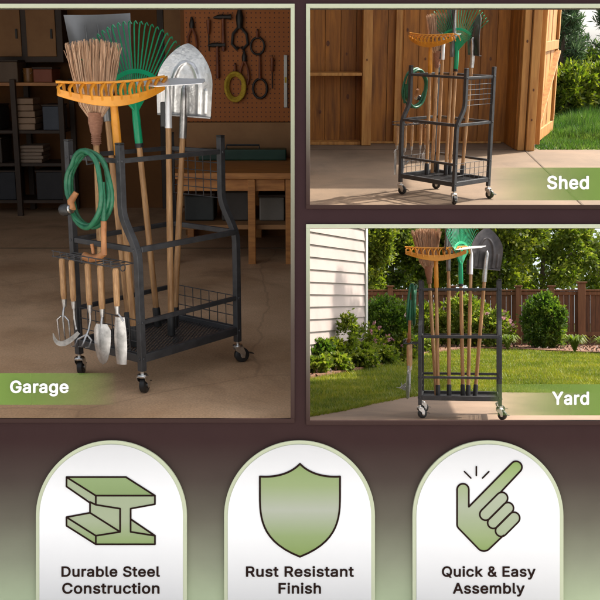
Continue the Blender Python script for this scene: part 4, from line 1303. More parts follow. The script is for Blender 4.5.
# bark chips loose on the bed
n = 9000
cx_, cy_ = rng.uniform(-.2, 7.2, n), rng.uniform(11.0, 18.9, n)
k = in_poly(cx_, cy_, bed_l)
cp = np.stack([cx_[k], cy_[k], rng.uniform(-.004, .012, k.sum())], 1)
tag(place(np_mesh('mulch_chips', leaf_quads(cp, .05, None, .45, .2), 4, mat_leaf('bark_chip', (.045, .024, .016), (.09, .052, .034), (.15, .095, .065), .0)), YARD), 'brown bark mulch chips on the flower bed', 'mulch', kind='stuff')

# house wall with lap siding
M['siding'] = mat('white_siding', srgb(168, 154, 149), srgb(176, 162, 157), stain=(1.2, .9), scale=3, rough=.55)
M['trim'] = mat('white_trim', (.60, .59, .57), (.64, .63, .61), scale=3, rough=.5)
hx0, hy0, hx1, hy1 = -.30, 11.15, .885, 14.0
hl = math.hypot(hx1 - hx0, hy1 - hy0)
ha = math.degrees(math.atan2(hy1 - hy0, hx1 - hx0))
house = empty('white_house', YARD @ T(hx0, hy0) @ RZ(ha), 'white sided house corner behind the flower bed', 'house')
b = MB()
lap = .152
for i in range(15):
    z = .0 + i * lap
    vs = [(0, -.030, z), (hl, -.030, z), (hl, -.012, z + lap - .004), (0, -.012, z + lap - .004),
          (0, .0, z), (hl, 0, z), (hl, 0, z + lap - .004), (0, 0, z + lap - .004)]
    b.add(vs, [(0, 1, 2, 3), (1, 0, 4, 5), (3, 2, 6, 7), (5, 4, 7, 6), (0, 3, 7, 4), (1, 5, 6, 2)])
b.build('siding', M['siding'], house)
MB().box(-.05, hl, .003, .12, -.05, 2.28).build('wall', M['siding'], house)
MB().box(hl + .001, hl + .075, -.045, .13, -.05, 2.28).build('corner_trim', M['trim'], house, bevel=.003)
MB().box(-.05, hl + .12, -.16, .14, 2.285, 2.36).build('eave', M['trim'], house, bevel=.003)

# fence
M['fence_wood'] = mat('fence_wood', srgb(78, 46, 25), srgb(114, 72, 42), stain=(1.5, .65), scale=3, rough=.75, stretch=(8, 8, .7), island=.2, bump=.25, detail=8)
M['fence_post'] = mat('fence_post', srgb(96, 59, 32), srgb(122, 79, 46), scale=3, rough=.7, stretch=(8, 8, .7), bump=.2)
fence = empty('wooden_fence', YARD @ T(1.2, 19.4) @ RZ(-5.0), 'brown wooden picket fence behind the garden shrubs', 'fence')
FH = 1.06
post_x = [.55, 1.75, 2.98, 3.60, 4.16, 5.38, 6.6]
vboards(.0, 7.2, .0, .018, -.05, FH - .05, .098).build('pickets', M['fence_wood'], fence, bevel=.002)
MB().box(0, 7.2, -.03, -.002, FH - .12, FH - .055).build('rail', M['fence_post'], fence, bevel=.003)
MB().box(0, 7.2, -.03, -.002, .16, .24).build('rail', M['fence_post'], fence, bevel=.003)
MB().box(-.02, 7.22, -.05, .05, FH - .049, FH - .015).build('top_board', M['fence_post'], fence, bevel=.003)
for x in post_x:
    hh = FH + (.1 if abs(x - 4.16) < .01 else .03)
    w = .07 if abs(x - 4.16) < .01 else .05
    pst = MB().box(x - w, x + w, -.115, -.052, -.05, hh).build('post', M['fence_post'], fence, bevel=.004)
    MB().box(x - w - .025, x + w + .025, -.14, -.03, hh + .001, hh + .03).build('cap', M['fence_post'], pst, bevel=.004)


def shrub(name, x, y, c, rr, nc, per, leaf, m, label, cat='shrub', group=None, narrow=.55, shell=.6, spread=.1, blossoms=None, nb=0):
    t = empty(name, YARD @ T(x, y, -.01), label, cat, group)
    b = MB()
    for i in range(4):
        a = i * 1.6 + .3
        b.tube([(0, 0, -.04), (c[0] + rr[0] * .35 * math.cos(a), c[1] + rr[1] * .35 * math.sin(a), c[2] * .9)], 1, 6, radii=[.014, .005])
    b.build('stem', M['bark'], t)
    p, o = clumped(c, rr, nc, per, spread, shell, 0.0)
    ns = 26
    u = rng.normal(size=(ns, 3))
    u[:, 2] = np.abs(u[:, 2]) + .2
    u /= np.linalg.norm(u, axis=1)[:, None]
    q = np.concatenate([np.array(c) + u[i] * np.array(rr) * np.linspace(.9, 1.0 + rng.uniform(.06, .22), 9)[:, None] + rng.normal(0, .008, (9, 3)) for i in range(ns)])
    p, o = np.concatenate([p, q]), np.concatenate([o, np.repeat(u, 9, 0)])
    np_mesh('foliage', leaf_quads(p, leaf, o, narrow), 4, M[m], t)
    if blossoms:
        p, o = clumped((c[0], c[1], c[2] + rr[2] * .12), (rr[0] * 1.02, rr[1] * 1.02, rr[2] * 1.05), nb, 10, .04, .9, c[2])
        np_mesh('blossom', leaf_quads(p, leaf * .8, o, .8), 4, M[blossoms], t)
    return t


GB = 'shrubs in the flower bed'
shrub('boxwood_shrub', 1.22, 14.6, (0, 0, .40), (.40, .37, .43), 290, 60, .045, 'leaf_shrub', 'large clipped round shrub beside the white house corner', group=GB, shell=.82, spread=.07)
shrub('boxwood_shrub', 4.36, 17.9, (0, 0, .45), (.34, .33, .47), 240, 60, .055, 'leaf_shrub', 'clipped round shrub in front of the tall fence post', group=GB, shell=.82, spread=.07)
shrub('leafy_shrub', 2.98, 18.4, (0, 0, .44), (.40, .3, .46), 90, 50, .075, 'leaf_light', 'bright yellow green shrub behind the yard cart', group=GB, shell=.5, spread=.12)
shrub('leafy_shrub', 2.35, 18.5, (0, 0, .36), (.34, .3, .38), 70, 50, .07, 'leaf_mid', 'mid green shrub between the round shrub and the yard cart', group=GB, spread=.12)
shrub('flowering_shrub', 3.55, 18.3, (0, 0, .30), (.32, .28, .32), 60, 45, .07, 'leaf_light', 'pink flowering shrub right of the yard cart', group=GB, spread=.13, blossoms='flower_pink', nb=26)
shrub('flowering_shrub', 3.30, 18.6, (0, 0, .45), (.28, .26, .3), 40, 45, .07, 'leaf_mid', 'taller flowering shrub showing over the yard cart rail', group=GB, spread=.13, blossoms='flower_red', nb=12)
shrub('flowering_shrub', .93, 13.75, (0, 0, .20), (.26, .22, .28), 40, 40, .05, 'leaf_mid', 'pink flowering plant before the large round shrub', group=GB, spread=.13, blossoms='flower_pink', nb=22)
shrub('flowering_shrub', 1.42, 14.3, (0, 0, .16), (.22, .2, .2), 36, 40, .05, 'leaf_mid', 'low pink flowering plant beside the yard cart hose', group=GB, spread=.13, blossoms='flower_pink', nb=22)
shrub('tall_perennial', .62, 12.9, (0, 0, .30), (.13, .12, .36), 40, 40, .05, 'leaf_light', 'upright yellow green plant against the white siding', 'plant', GB, spread=.13)
for i, (x, y, w, h, m, lb) in enumerate((
        (.17, 12.35, .22, .30, 'leaf_shrub', 'broad green plant at the window edge below the siding'),
        (.42, 12.75, .24, .30, 'leaf_mid', 'bushy green plant below the white siding'),
        (.74, 13.2, .22, .24, 'leaf_light', 'bushy light plant between siding and round shrub'),
        (.16, 11.75, .17, .13, 'leaf_light', 'low light green clump at the mulch edge nearest the window edge'),
        (.43, 12.2, .19, .15, 'leaf_light', 'low light green clump at the mulch edge under the tall perennial'),
        (.76, 12.85, .20, .16, 'leaf_light', 'low light green clump at the mulch edge in the bed middle'),
        (1.10, 13.6, .22, .17, 'leaf_light', 'low light green clump in front of the round shrub'),
        (1.52, 14.9, .22, .18, 'leaf_mid', 'low green clump beside the hanging hand tools'),
        (1.98, 16.6, .24, .2, 'leaf_light', 'low light clump behind the yard cart at the lawn edge'))):
    shrub('border_plant', x, y, (0, 0, h * .5), (w, w * .85, h * .62), 60, 42, .06, m, lb, 'plant', GB, .6, .3, .15)


def strap_plant(x, y, h, n, label):
    t = empty('day_lily', YARD @ T(x, y, -.008), label, 'plant', 'strappy plants along the fence bed')
    b = MB()
    for i in range(n):
        a = random.uniform(0, 2 * math.pi)
        L = h * random.uniform(.7, 1.2)
        e = random.uniform(.35, .9) * L
        w = .011
        s = Vector((-math.sin(a), math.cos(a), 0)) * w
        d = Vector((math.cos(a), math.sin(a), 0))
        pts = [d * .01, d * (e * .35) + Vector((0, 0, L * .6)), d * (e * .75) + Vector((0, 0, L * .8)), d * e * 1.1 + Vector((0, 0, L * .55))]
        ws = [.9, 1, .7, .05]
        vs = []
        for p, q in zip(pts, ws):
            vs += [p - s * q, p + s * q]
        b.add(vs, [(0, 1, 3, 2), (2, 3, 5, 4), (4, 5, 7, 6)])
    b.build('leaves', M['leaf_light'], t)


strap_plant(3.58, 17.25, .27, 130, 'strappy green plant between yard cart and round shrub')
strap_plant(4.52, 16.45, .30, 150, 'strappy green plant in front of the tall fence post')
strap_plant(4.98, 16.3, .28, 130, 'strappy green plant at the window edge by the fence')

YT = 'trees behind the garden fence'
tree('tree', YARD, 2.0, 21.5, 1.7, .07, [((-.45, 0, 1.75), (.75, .6, .85), 70), ((.3, .1, 1.5), (.6, .6, .7), 50), ((-.2, 0, 2.55), (.7, .6, .6), 50)], M['leaf_dark'], .10, 'dark dense tree beside the white house corner', group=YT)
tree('tree', YARD, 3.15, 22.6, 1.8, .08, [((0, 0, 1.7), (.75, .6, .8), 60), ((-.2, 0, 2.55), (.8, .6, .65), 60), ((.45, 0, 2.2), (.5, .5, .6), 40)], M['leaf_mid'], .10, 'green tree behind the broom and rake heads', group=YT)
tree('tree', YARD, 4.35, 22.0, 1.8, .08, [((0, 0, 1.6), (.75, .6, .7), 60), ((.2, 0, 2.5), (.85, .6, .65), 70), ((-.5, 0, 2.1), (.5, .5, .6), 40)], M['leaf_mid'], .10, 'green tree behind the dark shovel blade', group=YT)
tree('tree', YARD, 5.6, 23.0, 1.9, .08, [((0, 0, 1.55), (.75, .6, .65), 50), ((.0, 0, 2.45), (.75, .6, .6), 48), ((.75, 0, 2.0), (.55, .5, .55), 34)], M['leaf_light'], .10, 'yellow green tree over the tall fence post', group=YT)
tree('tree', YARD, 7.0, 23.6, 1.9, .08, [((-.1, 0, 1.6), (.75, .6, .7), 40), ((.2, 0, 2.4), (.8, .6, .6), 36)], M['leaf_light'], .10, 'loose pale tree at the window edge above the fence', group=YT)
tree('tree', YARD, 1.1, 19.9, 1.5, .06, [((.1, 0, 1.35), (.5, .4, .65), 60), ((.3, 0, 2.1), (.55, .45, .6), 60)], M['leaf_mid'], .085, 'leafy tree touching the white house corner trim', group=YT)
tree('tree', YARD, 3.7, 26.5, 2.0, .09, [((0, 0, 2.2), (1.3, .8, 1.0), 60), ((1.6, 0, 2.2), (1.1, .8, .9), 40), ((-1.5, 0, 2.0), (1.2, .8, 1.0), 50)], M['leaf_dark'], .13, 'broad dark tree farthest behind the fence', group=YT)

# pale sky low behind the trees of the yard
m_, n_, l_, p__ = new_mat('low_sky')
em = n_.new('ShaderNodeEmission')
em.inputs['Color'].default_value = (.78, .86, .90, 1)
em.inputs['Strength'].default_value = .55
l_.new(em.outputs[0], n_['Material Output'].inputs['Surface'])
b = MB()
pa = [(40 * math.sin(R(a)), 40 * math.cos(R(a))) for a in range(-4, 30, 2)]
for i in range(len(pa) - 1):
    b.add([(pa[i][0], pa[i][1], -1), (pa[i + 1][0], pa[i + 1][1], -1), (pa[i + 1][0], pa[i + 1][1], 4.4), (pa[i][0], pa[i][1], 4.4)], [(0, 1, 2, 3)])
tag(place(b.build('sky', m_), YARD), kind='structure')

# ---------------------------------------------------------------- the tool cart
W2, DC, D, ZS, ZL, ZM, ZT, H = .28, .081, .388, .146, .292, .581, .918, .98


def make_cart():
    t = empty('tool_cart')
    PW = .026
    sq = [(-PW / 2, -PW / 2), (PW / 2, -PW / 2), (PW / 2, PW / 2), (-PW / 2, PW / 2)]
    for s in (-1, 1):
        x = s * W2
        pts = [(x, 0, .095), (x, 0, .54)] + [(x, DC * (.5 - .5 * math.cos(math.pi * i / 8)), .54 + .20 * i / 8) for i in range(1, 8)] + [(x, DC, .74), (x, DC, H)]
        fp = MB().sweep(pts, sq)
        rp_ = MB().box(x - PW / 2, x + PW / 2, D - PW / 2, D + PW / 2, .095, H)
        bolt = [(.0062, -.001), (.0062, .0018), (.0045, .0032), (.001, .0036)]
        for z_ in (ZS, ZL, ZM, ZT):
            yf = DC if z_ > .74 else (0 if z_ < .54 else .011)
            fp.lathe(bolt, 10, T(x, yf - PW / 2, z_) @ RX(90))
            fp.lathe(bolt, 10, T(x + s * PW / 2, yf, z_) @ RY(s * 90))
            rp_.lathe(bolt, 10, T(x, D + PW / 2, z_) @ RX(-90))
            rp_.lathe(bolt, 10, T(x + s * PW / 2, D, z_) @ RY(s * 90))
        fp.build('front_post', M['steel_black'], t, bevel=.0035)
        rp_.build('rear_post', M['steel_black'], t, bevel=.0035)
        for y in (DC, D):
            MB().box(x - PW / 2 - .001, x + PW / 2 + .001, y - PW / 2 - .001, y + PW / 2 + .001, H + .0005, H + .008).build('post_cap', M['black_plastic'], t, bevel=.003)
    e = PW / 2 + .0005

    def xbar(name, y, z, w=.018, h=.018):
        MB().box(-W2 + e, W2 - e, y - w / 2, y + w / 2, z - h / 2, z + h / 2).build(name, M['steel_black'], t, bevel=.003)

    def ybar(name, x, y0, y1, z, w=.018, h=.018):
        MB().box(x - w / 2, x + w / 2, y0 + e, y1 - e, z - h / 2, z + h / 2).build(name, M['steel_black'], t, bevel=.003)
    xbar('top_rail', DC, ZT)
    xbar('top_rail', D, ZT)
    xbar('middle_rail', 0, ZM, .02, .022)
    xbar('middle_rail', D, ZM, .018, .02)
    xbar('lower_rail', 0, ZL)
    xbar('lower_rail', D, ZL)
    xbar('shelf_frame', 0, ZS, .024, .034)
    xbar('shelf_frame', D, ZS, .024, .034)
    for s in (-1, 1):
        ybar('top_rail', s * W2, DC, D, ZT)
        ybar('middle_rail', s * W2, 0, D, ZM, .018, .022)
        ybar('shelf_frame', s * W2, 0, D, ZS, .024, .034)
    # mesh shelf
    b = MB()
    za = ZS - .004
    ax0, ax1, ay0, ay1 = -W2 + .012, W2 - .012, .012, D - .012
    for sg, zq in ((1, za), (-1, za - .0023)):
        c = -1.2
        while c < 1.2:              # lines y = sg * x * .62 + c clipped to the frame
            xs_ = sorted((((ay0 - c) / (sg * .62)), ((ay1 - c) / (sg * .62))))
            xa_, xb_ = max(ax0, xs_[0]), min(ax1, xs_[1])
            if xb_ - xa_ > .004:
                b.bar((xa_, sg * .62 * xa_ + c, zq), (xb_, sg * .62 * xb_ + c, zq), .0042, .0021)
            c += .0165
    b.build('mesh_shelf', M['steel_black'], t)
    # wire grids at both ends

    def grid(name, x, y0, y1, z0, z1, ny, nz):
        b = MB()
        for i in range(ny + 1):
            y = y0 + (y1 - y0) * i / ny
            b.tube([(x, y, z0), (x, y, z1)], .0021, 6)
        for i in range(nz + 1):
            z = z0 + (z1 - z0) * i / nz
            b.tube([(x + .0035, y0, z), (x + .0035, y1, z)], .0021, 6)
        b.build(name, M['steel_black'], t, 50)
    for s in (-1, 1):
        grid('lower_grid', s * W2, .016, D - .016, ZS + .018, ZL + .006, 7, 3)
    grid('upper_grid', W2, DC + .016, D - .016, .72, ZT - .012, 6, 5)
    # wire tool rack on the end, with small ring hooks
    b = MB()
    for z, xo in ((ZM - .050, .0), (ZM - .050, .055), (ZM - .050, .105), (ZM - .028, .105)):
        b.tube([(-W2 - .014 - xo, .012, z), (-W2 - .014 - xo, D - .012, z)], .0024, 6)
    for i in range(9):
        y = .02 + (D - .04) * i / 8
        b.tube([(-W2 - .012, y, ZM - .0525), (-W2 - .1195, y, ZM - .0525), (-W2 - .1195, y, ZM - .026)], .0022, 6)
    for y in (.05, .30):
        b.tube([(-W2 - .035 + .013 * math.cos(a), y, ZM - .07 + .013 * math.sin(a)) for a in np.linspace(0, 2 * math.pi, 13)[:-1]], .0022, 6, True)
    b.build('tool_rack', M['steel_black'], t, 50)
    # hose hook
    MB().tube([(-W2 - .012, .205, ZT - .01), (-W2 - .06, .205, ZT - .015), (-W2 - .065, .205, ZT + .015)], .004, 8).build('hose_hook', M['steel_black'], t, 50)
    MB().tube([(-W2, .205, ZT - .002), (-W2 - .013, .205, ZT - .010)], .004, 8).build('hook_stud', M['steel_black'], t, 50)
    # casters
    for (x, y, a) in ((-W2, 0, 25), (W2, 0, -30), (-W2, D, 35), (W2, D, 15)):
        c = empty('caster')
        c.parent = t
        c.matrix_local = T(x, y, 0) @ RZ(a)
        b = MB()
        b.lathe([(.008, .077), (.008, .10)], 12)
        b.lathe([(.021, .070), (.022, .073), (.022, .078), (.018, .082)], 18)
        for s in (-1, 1):
            b.prism([(-.018, .074), (.020, .074), (.032, .046), (.028, .022), (.014, .022), (.006, .044), (-.014, .058)], -.0012, .0012,
                    Matrix(((1, 0, 0, 0), (0, 0, -1, s * .0175), (0, 1, 0, 0), (0, 0, 0, 1))))
        b.box(-.018, .020, -.0175, .0175, .0705, .0735)
        b.build('fork', M['zinc'], c, bevel=.0008)
        wb = MB()
        m_ = T(.018, 0, .033) @ RX(90)
        wb.lathe([(.012, -.0125), (.028, -.0125), (.0325, -.009), (.033, 0), (.0325, .009), (.028, .0125), (.012, .0125)], 26, m_)
        wb.build('wheel', M['rubber'], c, 40)
        MB().lathe([(.004, -.0195), (.009, -.0185), (.009, .0185), (.004, .0195)], 14, m_).build('axle', M['zinc'], c, 40)
        MB().box(.030, .062, -.010, .010, .049, .0525, T(0, 0, 0) @ Matrix.Rotation(R(14), 4, 'Y')).build('brake', M['black_plastic'], c, bevel=.0015)
    return t


def handle(t, L, m='handle_wood', r=.0125, grip=True, z0=0.0):
    MB().tube([(0, 0, z0), (0, 0, L * .5), (0, 0, L)], 1, 14, radii=[r * 1.05, r * 1.08, r * .95]).build('handle', M[m], t, 50)
    if grip:
        MB().lathe([(.011, -.002), (r + .0045, .002), (r + .0045, .082), (r + .0025, .088), (r + .0005, .09)], 16).build('grip', M['rubber'], t, 40)


def make_broom():
    t = empty('straw_broom')
    handle(t, .89, 'handle_wood_pale', .0125, False)
    b = MB()
    b.lathe([(.014, .86), (.018, .875), (.0175, .90), (.024, .915), (.026, .935), (.030, .95), (.030, .975), (.036, .99)], 18)
    for i in range(5):
        z = .868 + .008 * i
        b.tube([(.019 * math.cos(a), .019 * math.sin(a), z) for a in np.linspace(0, 2 * math.pi, 17)[:-1]], .0022, 5, True)
    b.build('binding', M['straw_tie'], t, 40)
    b = MB()
    for i in range(520):
        u, v = random.uniform(-1, 1), random.uniform(-1, 1)
        if u * u * .6 + v * v > 1:
            continue
        top = .305 + random.uniform(-.022, .012) - .02 * abs(u)
        wx_ = .108 + .004 * random.uniform(-1, 1)
        pts = [(u * .022, v * .018, .965), (u * .060, v * .036, 1.02), (u * .078, v * .034, 1.10),
               (u * (.078 + wx_) / 2 + random.uniform(-.004, .004), v * .034 + random.uniform(-.003, .003), 1.175),
               (u * wx_ + random.uniform(-.006, .006), v * .036 + random.uniform(-.005, .005), .965 + top)]
        r = random.uniform(.0016, .0029)
        b.tube(pts, 1, 4, radii=[r, r, r, r * .9, r * .5])
    b.build('bristles', M['straw'], t)
    for z, w in ((1.045, .066),):
        MB().tube([(w * math.cos(a), .037 * math.sin(a), z) for a in np.linspace(0, 2 * math.pi, 25)[:-1]], .002, 5, True).build('stitching', M['straw_tie'], t)
    return lift(t, -.045)


def make_bow_rake():
    t = empty('garden_rake')
    handle(t, .85)
    MB().lathe([(.0145, .785), (.0165, .788), (.0165, .91), (.0145, .98)], 16).build('socket', M['orange'], t, 40)
    # crescent head
    n = 28
    hw = .222

    def low(u):
        return .975 + .052 * abs(u) ** 1.8

    def top(u):
        return low(u) + .040 - .014 * abs(u)
    b = MB()
    vs, fs = [], []
    for i in range(n + 1):
        u = -1 + 2 * i / n
        x = u * hw
        yb = -.030 + .035 * u * u
        for (y, z) in ((yb - .006, low(u)), (yb - .012, top(u)), (yb - .006, top(u) + .003), (yb + .004, low(u) + .002)):
            vs.append((x, y, z))
    for i in range(n):
        for q in range(4):
            r = (q + 1) % 4
            fs.append((i * 4 + q, i * 4 + r, (i + 1) * 4 + r, (i + 1) * 4 + q))
    fs += [(3, 2, 1, 0), tuple(n * 4 + q for q in range(4))]
    b.add(vs, fs)
    b.build('head', M['orange'], t, 50, bevel=.0015)
    for i in range(12):
        u = -.97 + 1.94 * i / 11
        x = u * hw
        yb = -.035 + .035 * u * u
        z = top(u) - .004
        zt = 1.065 + .012 * u * u
        pts = [(x, yb, z - .010), (x - .004, yb - .006, z + (zt - z) * .45), (x + .004, yb - .002, zt - .012), (x + .018, yb + .012, zt), (x + .032, yb + .036, zt - .012), (x + .040, yb + .052, zt - .05)]
        MB().sweep(pts, [(-.0085, -.0036), (.0085, -.0036), (.0065, .0036), (-.0065, .0036)], radii=[1, 1, 1, .95, .85, .5], ref=(1, 0, 0)).build('tooth', M['orange'], t, 50)
    b = MB()
    b.tube([(-hw - .002, .001, 1.079), (-hw * .5, -.020, 1.070), (0, -.028, 1.067), (hw * .5, -.020, 1.070), (hw + .002, .001, 1.079)], .0052, 8)
    b.build('tie_bar', M['orange'], t, 50)
    return t


def make_leaf_rake():
    t = empty('leaf_rake')
    handle(t, .90)
    MB().lathe([(.0155, .80), (.017, .803), (.017, .905), (.015, .96), (.012, .985)], 16).build('socket', M['green_hub'], t, 40)
    MB().lathe([(.0165, .795), (.0175, .798), (.0175, .812), (.0165, .815)], 16).build('collar', M['rubber'], t, 40)
    b = MB()
    hub = [(.02 * math.cos(R(a)), .02 * math.sin(R(a))) for a in range(200, 341, 14)] + [(.058 * math.cos(R(a)), .075 * math.sin(R(a)) + .01) for a in range(20, 161, 10)]
    b.prism(hub, -.007, .007, T(0, -.004, .965) @ RX(90))
    b.build('hub', M['green_hub'], t, bevel=.003)
    nt = 23
    for i in range(nt):
        a = R(-47 + 94 * i / (nt - 1))
        L = .355 - .03 * (i / (nt - 1) * 2 - 1) ** 2
        dx, dz = math.sin(a), math.cos(a)
        pts = [(dx * .05, -.006, .955 + dz * .05), (dx * L * .5, -.010, .955 + dz * L * .5), (dx * (L - .03), -.014, .955 + dz * (L - .03)),
               (dx * (L - .006), -.018, .955 + dz * (L - .006)), (dx * L, -.030, .955 + dz * L), (dx * (L - .012), -.044, .955 + dz * (L - .012))]
        MB().sweep(pts, [(-.0028, -.0019), (.0028, -.0019), (.0022, .0019), (-.0022, .0019)], radii=[1.2, 1.0, .95, .9, .85, .6], ref=(0, 1, 0)).build('tine', M['green'], t, 50)
    MB().sweep([(.155 * math.sin(R(a)), -.0125, .955 + .155 * math.cos(R(a))) for a in range(-47, 48, 5)], [(-.009, -.0025), (.009, -.0025), (.009, .0025), (-.009, .0025)], ref=(0, 1, 0)).build('band', M['green_hub'], t, 50, bevel=.001)
    return t


def sheet(fx, nu, nv, th, m=None):
    """A curved plate: fx(u, v) -> (x, y, z), thickness th along y."""
    vs, fs = [], []
    for side in (0, 1):
        for j in range(nv + 1):
            for i in range(nu + 1):
                x, y, z = fx(i / nu, j / nv)
                vs.append((x, y + side * th, z))
    k = (nu + 1) * (nv + 1)
    q = nu + 1
    for j in range(nv):
        for i in range(nu):
            a = j * q + i
            fs.append((a, a + 1, a + q + 1, a + q))
            fs.append((k + a, k + a + q, k + a + q + 1, k + a + 1))
    for i in range(nu):
        fs.append((i, k + i, k + i + 1, i + 1))
        a = nv * q + i
        fs.append((a, a + 1, k + a + 1, k + a))
    for j in range(nv):
        a = j * q
        fs.append((a, a + q, k + a + q, k + a))
        a = j * q + nu
        fs.append((a, k + a, k + a + q, a + q))
    return MB().add(vs, fs, m)


def make_scoop():
    t = empty('grain_scoop')
    handle(t, .95)
    MB().lathe([(.0145, .85), (.017, .853), (.017, .93), (.012, 1.03)], 16).build('socket', M['grey_plate'], t, 40)

    def fx(u, v):
        x = (u - .5) * (.225 + .05 * v)
        z = .985 + .305 * v
        y = -.045 * (abs(u - .5) * 2) ** 2.4 * (1 - .55 * v) + .02 * (1 - v) ** 3
        return (x, y, z)
    sheet(fx, 24, 12, .004).build('blade', M['grey_plate'], t, 60)
    b = MB()
    for x in (-.045, 0, .045):
        b.tube([(x, -.003, 1.02), (x * 1.1, -.006, 1.15), (x * 1.15, -.004, 1.25)], 1, 8, radii=[.004, .005, .002])
    b.build('ridge', M['grey_plate'], t, 50)
    return lift(t, .055)


def make_hoe():
    t = empty('garden_hoe')
    handle(t, .92)
    MB().tube([(0, 0, .88), (0, 0, .98), (.0, .004, 1.03), (0, -.008, 1.068), (0, -.03, 1.078)], 1, 12, radii=[.0155, .0145, .009, .007, .007]).build('neck', M['bright_steel'], t, 50)
    MB().box(-.03, -.012, -.016, .016, .885, .985).build('clamp', M['black_plastic'], t, bevel=.004)

    b = MB()
    outline = [(-.118, -.060), (-.105, -.105), (-.02, -.120), (.155, -.086), (.162, -.055), (.155, -.026), (.04, -.012), (-.10, -.022)]
    b.prism(outline, -.0018, .0018, T(0, .0, 1.082) @ RX(16) @ RY(-1.5))
    b.build('blade', M['bright_steel'], t, bevel=.0012)
    return t


def make_shovel():
    t = empty('round_shovel')
    handle(t, .86)
    MB().tube([(0, 0, .83), (0, 0, .90), (0, -.006, .99), (0, -.012, 1.035), (0, -.004, 1.05)], 1, 14, radii=[.0165, .0165, .0155, .013, .008]).build('socket', M['tool_steel'], t, 50)

    def halfw(v):
        if v < .48:
            return .115 + .004 * math.sin(v * 3)
        q = (v - .48) / .52
        return .117 * max(0.0, 1 - q ** 1.7) ** .70 + .0008

    def fx(u, v):
        w = halfw(v)
        x = (u - .5) * 2 * w
        z = .925 + .298 * v
        s = abs(x) / .117
        y = .012 - .024 * s ** 2.2 - .014 * math.sin(v * math.pi * .9)
        # pressed arch: a raised rib in the shape of a pointed arch
        ax = .058 * math.sqrt(max(0.0, 1 - max(0.0, (v - .34) / .40) ** 1.8)) if v < .74 else 0
        if .03 < v < .76:
            y -= .0075 * math.exp(-((abs(x) - ax) / .0085) ** 2) * (1 if v < .72 else max(0, (.76 - v) / .04))
        if .04 < v < .38:
            y -= .005 * math.exp(-((abs(x) - .088) / .006) ** 2)
        return (x, y + .018, z)
    sheet(fx, 56, 64, .003).build('blade', M['silver'], t, 70)
    MB().box(-.115, .115, .004, .026, .919, .926).build('step', M['tool_steel'], t, bevel=.002)
    return t


def make_hose():
    t = empty('garden_hose')
    pts = []
    turns = 3
    for i in range(turns * 32 + 1):
        a = math.pi / 2 + 2 * math.pi * i / 32
        k = i / 32
        pts.append((-.052 + .020 * math.sin(k * 2.1) - .012 * math.cos(a * 1.0 + k), .118 * math.cos(a) * (1 - .06 * (k % 1.7)) + .004 * math.sin(5 * a), -.158 + (.152 - .010 * (k % 1.9)) * math.sin(a)))
    MB().tube(pts, .0098, 10).build('coil', M['hose'], t, 50)
    # tail hanging down with its fitting and spray nozzle
    MB().tube([(-.06, -.10, -.12), (-.064, -.108, -.2), (-.066, -.105, -.27)], .0098, 10).build('tail', M['hose'], t, 50)
    MB().tube([(-.066, -.105, -.268), (-.068, -.103, -.33), (-.068, -.100, -.40)], 1, 12, radii=[.0115, .0105, .0125]).build('coupling', M['hose_fit'], t, 50)
    nz = MB().tube([(-.068, -.100, -.395), (-.075, -.07, -.415), (-.080, -.03, -.42), (-.082, .0, -.415)], 1, 12, radii=[.0125, .014, .016, .0175]).build('nozzle', M['hose_fit'], t, 50)
    MB().tube([(-.078, -.05, -.40), (-.08, -.045, -.362)], .007, 8).build('trigger', M['hose_fit'], nz, 50)
    MB().tube([(-.07, .045, -.17), (-.088, .06, -.205), (-.094, .045, -.235)], 1, 12, radii=[.011, .0145, .0145]).build('elbow', M['hose_fit'], t, 50)
    b = MB()
    b.lathe([(.010, -.022), (.020, -.021), (.0225, -.016), (.0225, .014), (.020, .018), (.014, .022)], 20, T(-.095, .085, -.238) @ RX(80) @ RY(12))
    b.build('connector', M['black_plastic'], t, 40)
    MB().lathe([(.014, -.006), (.0185, -.004), (.0185, .004), (.014, .006)], 18, T(-.096, .052, -.232) @ RX(80) @ RY(12)).build('ring', M['zinc'], t, 40)
    return t


def small_handle(t, L=.17):
    MB().tube([(0, 0, 0), (0, 0, -.01), (0, 0, -L * .5), (0, 0, -L + .02), (0, 0, -L)], 1, 12, radii=[.009, .0125, .0125, .0125, .010]).build('handle', M['handle_wood_pale'], t, 50)
    MB().tube([(0, 0, -L + .002), (0, 0, -L - .03)], 1, 12, radii=[.0115, .008]).build('ferrule', M['tool_steel'], t, 50)


def make_fork():
    t = empty('hand_fork')
    small_handle(t)
    MB().tube([(0, 0, -.195), (0, -.012, -.225), (0, -.014, -.24)], .005, 8).build('neck', M['tool_steel'], t, 50)
    for x in (-.026, 0, .026):
        MB().tube([(x * .3, -.014, -.236), (x, -.016, -.252), (x, -.012, -.30), (x * .96, -.006, -.365)], 1, 7, radii=[.004, .0042, .0038, .0014]).build('tine', M['tool_steel'], t, 50)
    return t


def make_trowel():
    t = empty('hand_trowel')
    small_handle(t, .175)
    MB().tube([(0, 0, -.2), (0, -.01, -.225), (0, -.012, -.245)], .0055, 8).build('neck', M['tool_steel'], t, 50)

    def fx(u, v):
        w = .036 * (min(1, .62 + 2.4 * v) if v < .16 else math.sqrt(max(0, 1 - ((v - .16) / .84) ** 2.2))) + .0006
        x = (u - .5) * 2 * w
        return (x, -.014 + .010 * (abs(x) / .036) ** 2 - .006 * math.sin(v * 3), -.232 - .165 * v)
    sheet(fx, 16, 22, .0018).build('blade', M['tool_steel'], t, 60)
    return t


